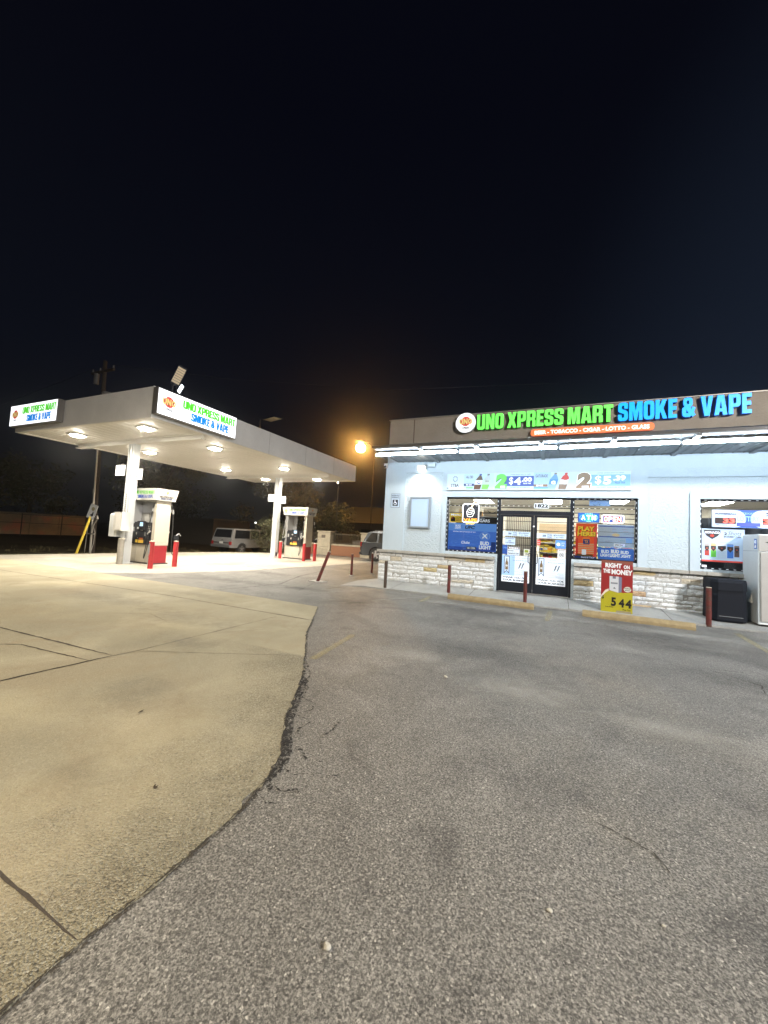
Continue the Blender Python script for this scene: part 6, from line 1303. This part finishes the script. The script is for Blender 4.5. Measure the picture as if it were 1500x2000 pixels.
# utility pole
r = thing('utility_pole', (-23.15, 12.9, GZ), 'tall dark wooden utility pole with pale conduit beside it', 'utility pole'); M_wood = mat('dark_pole_wood', (.028, .021, .016), .9, bump=.5, bscale=15)
m = MB(); m.cyl((-23.3, 12.95, GZ), (-23.85, 12.95, 10.7), .14, .10, M_wood, 16); m.build('pole', r, smooth=True)
m = MB(); m.box(-24.9, 12.83, 10.0, -22.8, 12.93, 10.12, M_wood); m.build('cross_arm', r)
for x in (-24.8, -24.1, -22.9): m = MB(); m.cyl((x, 12.88, 10.12), (x, 12.88, 10.3), .05, .035, mat('insulator', (.12, .12, .12), .3), 10); m.build('insulator', r)
m = MB(); m.cyl((-24.15, 12.75, 9.3), (-24.15, 12.75, 9.9), .14, .14, mat('transformer_grey', (.07, .07, .07), .5), 14); m.build('transformer', r)
M_cdt = mat('galvanised_conduit', (.46, .44, .40), .45, .3)
m = MB(); m.cyl((-23.05, 12.72, -.25), (-23.33, 12.72, 5.6), .055, .05, M_cdt, 10); m.cyl((-23.25, 12.72, 3.05), (-23.26, 12.72, 3.25), .075, .075, M_cdt, 10); m.build('conduit', r, smooth=True)
m = MB(); m.cyl((-23.6, 12.75, -.25), (-23.5, 12.75, 2.0), .02, .02, M_cdt, 8); m.build('ground_conduit', r)
m = MB(); m.tube([(-22.95, 12.65, .9), (-22.92, 12.65, 1.2), (-22.8, 12.65, 1.4), (-22.55, 12.65, 1.65), (-22.6, 12.65, 1.78), (-22.75, 12.65, 1.75)], .05, M_cdt, 8); m.tube([(-22.85, 12.65, 1.2), (-22.6, 12.62, .9), (-22.6, 12.6, .3), (-22.8, 12.6, -.25)], .015, M_cdt, 6); m.box(-23.5, 12.62, .78, -22.7, 12.68, .84, M_cdt); m.build('weather_head', r, smooth=True)
for pts, lb in (([(-24.8, 12.88, 10.32), (-40, 14, 9.6), (-60, 16, 11)], 'overhead wire running left from the utility pole'), ([(-22.9, 12.88, 10.32), (-15, 14.0, 9.0), (-8, 18, 9.2), (0, 24, 11.0)], 'overhead wire running right from the utility pole')):
    m = MB(); m.tube(pts, .011, mat('black_cable', (.012, .012, .012), .6), 5); tag(m.build('overhead_wire', None, pts[0]), lb, 'wire')
# far sodium street lamp in view
lx, ly, lz = -16.05, 30.0, 9.25
r = thing('street_lamp', (-15.6, 30.3, GZ), 'glowing amber street lamp on a thin pole behind the shop corner', 'street lamp')
m = MB(); m.cyl((-15.9, 32.6, GZ), (-15.9, 32.6, 9.9), .06, .045, mat('lamp_pole', (.01, .009, .008), .9), 10); m.tube([(-15.9, 32.6, 9.9), (-16.0, 31.4, 10.1), (lx, ly, 9.85)], .04, mat('lamp_pole', (.1, .1, .1), .6), 8); m.build('pole', r)
m = MB(); m.ball((lx, ly, lz+.02), .42, mat('amber_lamp_globe', (1, .6, .15), .4, emit=SODIUM_E, ecol=(1, .50, .12)), 20, 12, (1, 1, .9)); m.build('lamp_globe', r, smooth=True)
m = MB(); m.cyl((lx, ly, lz+.5), (lx, ly, lz+.66), .42, .14, mat('lamp_pole', (.1, .1, .1), .6), 16); m.build('lamp_hood', r, smooth=True)
def spot(name, loc, target, W_, col, size, blend, rad, parent):
    ld = bpy.data.lights.new(name, 'SPOT'); ld.energy = W_; ld.color = col; ld.spot_size = R(size); ld.spot_blend = blend; ld.shadow_soft_size = rad
    o = bpy.data.objects.new(name, ld); COL.objects.link(o); o.parent = parent; o.location = Vector(loc)-ORG[parent.name]
    o.rotation_euler = (Vector(target)-Vector(loc)).to_track_quat('-Z', 'Y').to_euler(); return o
# small distant lamps
for (x, y, z, rr, lb, e_) in ((-15.76, 26.0, 5.54, .07, 'small warm lamp just under the far canopy corner', 9), (-32.98, 36, 2.29, .09, 'tiny white lamp in the dark above the white SUV', 6)):
    m = MB(); m.ball((x, y, z), rr, mat('tiny_lamp_%d' % int(e_), (1, .9, .7), .4, emit=e_, ecol=(1, .85, .6) if e_ == 9 else (1, 1, .95)), 10, 6); m.cyl((x, y+.1, GZ), (x, y+.1, z), .03, .03, M_cl, 6); tag(m.build('distant_lamp', None, (x, y, GZ)), lb, 'lamp')
# street lamps along the road behind the viewer, which light the apron
def road_lamp(x, y, h, ang, label, W_, col, tgt, size=150):
    r = thing('street_lamp', (x, y, GZ), label, 'street lamp', 'cobra head street lamps along the road')
    ux, uy = math.cos(ang), math.sin(ang); m = MB(); m.cyl((x, y, GZ), (x, y, h-.5), .11, .07, mat('galvanised_pole', (.3, .3, .3), .5, .5), 12); m.tube([(x, y, h-.5), (x+ux*.3, y+uy*.3, h-.1), (x+ux*1.6, y+uy*1.6, h+.1)], .05, mat('galvanised_pole', (.3, .3, .3), .5, .5), 8); m.build('pole', r)
    c = Vector((x+ux*1.9, y+uy*1.9, h+.08)); m = MB(); m.ball(c, .34, mat('lamp_housing', (.35, .35, .35), .5), 12, 8, (1, .7, .35)); m.build('lamp_head', r, smooth=True)
    m = MB(); m.ball(c-Vector((0, 0, .10)), .2, mat('sodium_lens', (1, .7, .35), .4, emit=8, ecol=(1, .6, .25)), 12, 6, (1, .8, .35)); m.build('lens', r, smooth=True)
    spot('street_lamp_light', c-Vector((0, 0, .22)), tgt, W_, col, size, .5, .6, r)
road_lamp(-6.5, -6.5, 9.0, R(80), 'street lamp behind the viewer at the left', STREET_W, (1, .83, .56), (-6.0, -3.0, 0), 140)
road_lamp(12.8, -3.2, 8.4, R(125), 'street lamp beyond the right end of the lot', STREET2_W, (1, .96, .92), (-1, 7, 1), 160)

road_lamp(-41, 3.0, 8.0, R(110), 'street lamp far to the left near the panel fence', 900.0, (1, .80, .55), (-50, 20, 0), 140)

# trees, shrubs and weeds ------------------------------------------------------------
M_leaf = [mat('leaf_a', (.045, .055, .018), .6), mat('leaf_b', (.075, .075, .028), .6), mat('leaf_c', (.10, .085, .04), .7)]; M_bark = mat('bark', (.06, .045, .03), .9, bump=.6, bscale=12)
def tree(name, x, y, z, H, rw, n_, leaf, label, cat, trunk=True, seed=1, group=None, lm=None):
    rn = random.Random(seed); r = thing(name, (x, y, z), label, cat, group); m = MB()
    tips = []
    if trunk:
        h0 = H*.38; m.cyl((x, y, z-.05), (x+rn.uniform(-.2, .2), y, z+h0), H*.035, H*.022, M_bark, 10)
        for i in range(9):
            a = rn.uniform(0, 6.28); t_ = (x+math.cos(a)*rw*rn.uniform(.35, .75), y+math.sin(a)*rw*.7*rn.uniform(.35, .75), z+H*rn.uniform(.55, .92)); m.tube([(x, y, z+h0*.9), ((x+t_[0])/2, (y+t_[1])/2, z+h0+(t_[2]-z-h0)*.65), t_], H*.007, M_bark, 5); tips.append(t_)
    else:
        for i in range(14):
            a = rn.uniform(0, 6.28); t_ = (x+math.cos(a)*rw*rn.uniform(.2, .8), y+math.sin(a)*rw*.7*rn.uniform(.2, .8), z+H*rn.uniform(.4, .9)); m.tube([(x+math.cos(a)*.1, y, z-.05), ((x*.6+t_[0]*.4), y, z+(t_[2]-z)*.5), t_], .015, M_bark, 4); tips.append(t_)
    m.build('trunk' if trunk else 'stems', r)
    m = MB()
    cl = [(Vector(t_), rw*rn.uniform(.25, .5)) for t_ in tips]+[(Vector((x+rn.gauss(0, rw*.45), y+rn.gauss(0, rw*.35), z+H*rn.uniform(.35 if trunk else .12, .95))), rw*rn.uniform(.18, .4)) for _ in range(16)]
    for i in range(n_):
        c, rad = rn.choice(cl); d = Vector((rn.gauss(0, 1), rn.gauss(0, 1), rn.gauss(0, .8))); d = d.normalized()*rad*rn.random()**.45; p = c+d
        if p.z < z+.05: continue
        u = Vector((rn.gauss(0, 1), rn.gauss(0, 1), rn.gauss(0, 1))).normalized()*leaf*rn.uniform(.6, 1.3); v_ = u.orthogonal().normalized()*leaf*.45
        m.add([p-u*.5, p+v_*.5, p+u*.5, p-v_*.5], [(0, 1, 2, 3)], rn.choice(lm or M_leaf))
    m.build('crown' if trunk else 'foliage', r, fixn=False); return r
tree('shrub', -18.4, 21.8, GZ, 2.5, 1.5, 3800, .11, 'loose olive shrub growing beside the white SUV', 'shrub', False, 2)
tree('leafy_tree', -17.3, 27.5, GZ, 4.2, 2.2, 3000, .2, 'dim bushy tree behind the railing and farther pump', 'tree', True, 5, 'dim trees beyond the lot')
tree('leafy_tree', -34, 24, GZ, 9, 4.5, 3500, .35, 'dark broad tree beyond the lot left of the white SUV', 'tree', True, 6, 'dim trees beyond the lot')
tree('leafy_tree', -44, 33, GZ, 8, 4.5, 3000, .4, 'dark tree above the low shed beyond the lot', 'tree', True, 8, 'dim trees beyond the lot')
tree('leafy_tree', -26, 33, GZ, 8, 3.8, 3000, .32, 'dark tree behind the white SUV and shrub', 'tree', True, 7, 'dim trees beyond the lot')
tree('leafy_tree', -56, 24, GZ, 9, 5.0, 3000, .45, 'dark tree behind the far left panel fence', 'tree', True, 9, 'dim trees beyond the lot')
m = MB(); rn = random.Random(2); MW = [mat('dry_grass_a', (.22, .18, .09), .8), mat('dry_grass_b', (.11, .11, .045), .8)]
def tuft(x, y, z, h, n_):
    for _ in range(n_):
        p = Vector((x+rn.gauss(0, .10), y+rn.gauss(0, .10), z)); t_ = p+Vector((rn.gauss(0, .08), rn.gauss(0, .08), h*rn.uniform(.4, 1))); s = Vector((rn.uniform(-1, 1), rn.uniform(-1, 1), 0)).normalized()*.006; m.add([p-s, p+s, t_], [(0, 1, 2)], rn.choice(MW))
for i in range(420):
    y = rn.uniform(1.5, 17.5); x = -19.75-abs(rn.gauss(0, .6)); tuft(x, y, -.06-.3*min(1, max(0, (-19.8-x))/.9), rn.uniform(.06, .24), 12)
for i in range(60): a = rn.random(); tuft(-19.2+a*1.9+rn.gauss(0, .1), 17.9+a*3+rn.gauss(0, .2), -.05, rn.uniform(.05, .18), 10)
for i in range(260): tuft(rn.uniform(-30, -20.8), rn.uniform(4, 22), GZ, rn.uniform(.05, .25), 8)
tag(m.build('weeds', None, (0, 0, 0), fixn=False), kind='stuff')

# loose bits on the ground
M_peb = mat('pale_pebble', (.5, .48, .42), .9, bump=.5, bscale=80); rn = random.Random(9)
for (x, y, s, lb) in ((-.74, 1.35, .017, 'lone pale pebble on the asphalt nearest the viewer'), (-1.08, 4.35, .022, 'pale lump of stone on the asphalt beside the faded yellow line'), (.02, 1.9, .012, 'small pale pebble on the asphalt right of the lone pebble'), (.45, 2.05, .009, 'tiny pebble on the asphalt at mid right')):
    m = MB(); m.ball((x, y, s*.55), s, M_peb, 9, 6, (1, .8, .55))
    for v in m.v: v += Vector((noise.noise(v*60+Vector((5, 0, 0))), noise.noise(v*60+Vector((0, 7, 0))), noise.noise(v*60)))*s*.35
    tag(m.build('pebble', None, (x, y, 0)), lb, 'pebble', 'loose pebbles on the asphalt')
M_dl = mat('dead_leaf', (.05, .035, .02), .8)
for (x, y, s, a, lb) in ((-3.06, 2.17, .04, .3, 'dry dark leaf on the concrete near the middle of the apron'), (-2.10, 1.62, .03, 1.2, 'small dry leaf on the concrete near the curved edge')):
    m = MB()
    for k in range(3):
        q = a+k*.9-.9; u = Vector((math.cos(q), math.sin(q), .15)).normalized()*s; v_ = Vector((-math.sin(q), math.cos(q), .2))*s*.2; p = Vector((x, y, .013)); m.add([p, p+u*.5+v_, p+u+Vector((0, 0, s*.1)), p+u*.5-v_], [(0, 1, 2, 3)], M_dl)
    tag(m.build('dry_leaf', None, (x, y, .01), fixn=False), lb, 'leaf')

# ------------------------------------------------------------------ thin haze, added to give the amber lamp its halo
hz = bpy.data.materials.new('haze_air'); hz.use_nodes = True; n = hz.node_tree.nodes; l = hz.node_tree.links; n.remove(n['Principled BSDF'])
pv = n.new('ShaderNodeVolumePrincipled'); pv.inputs['Color'].default_value = (.9, .9, .9, 1); pv.inputs['Density'].default_value = .0018; pv.inputs['Anisotropy'].default_value = .95
l.new(pv.outputs[0], n['Material Output'].inputs['Volume'])
mb = MB(); mb.box(-420, -320, GZ-1, 420, 520, 16, hz); o = mb.build('haze', None, (0, 0, 0)); tag(o, kind='stuff')
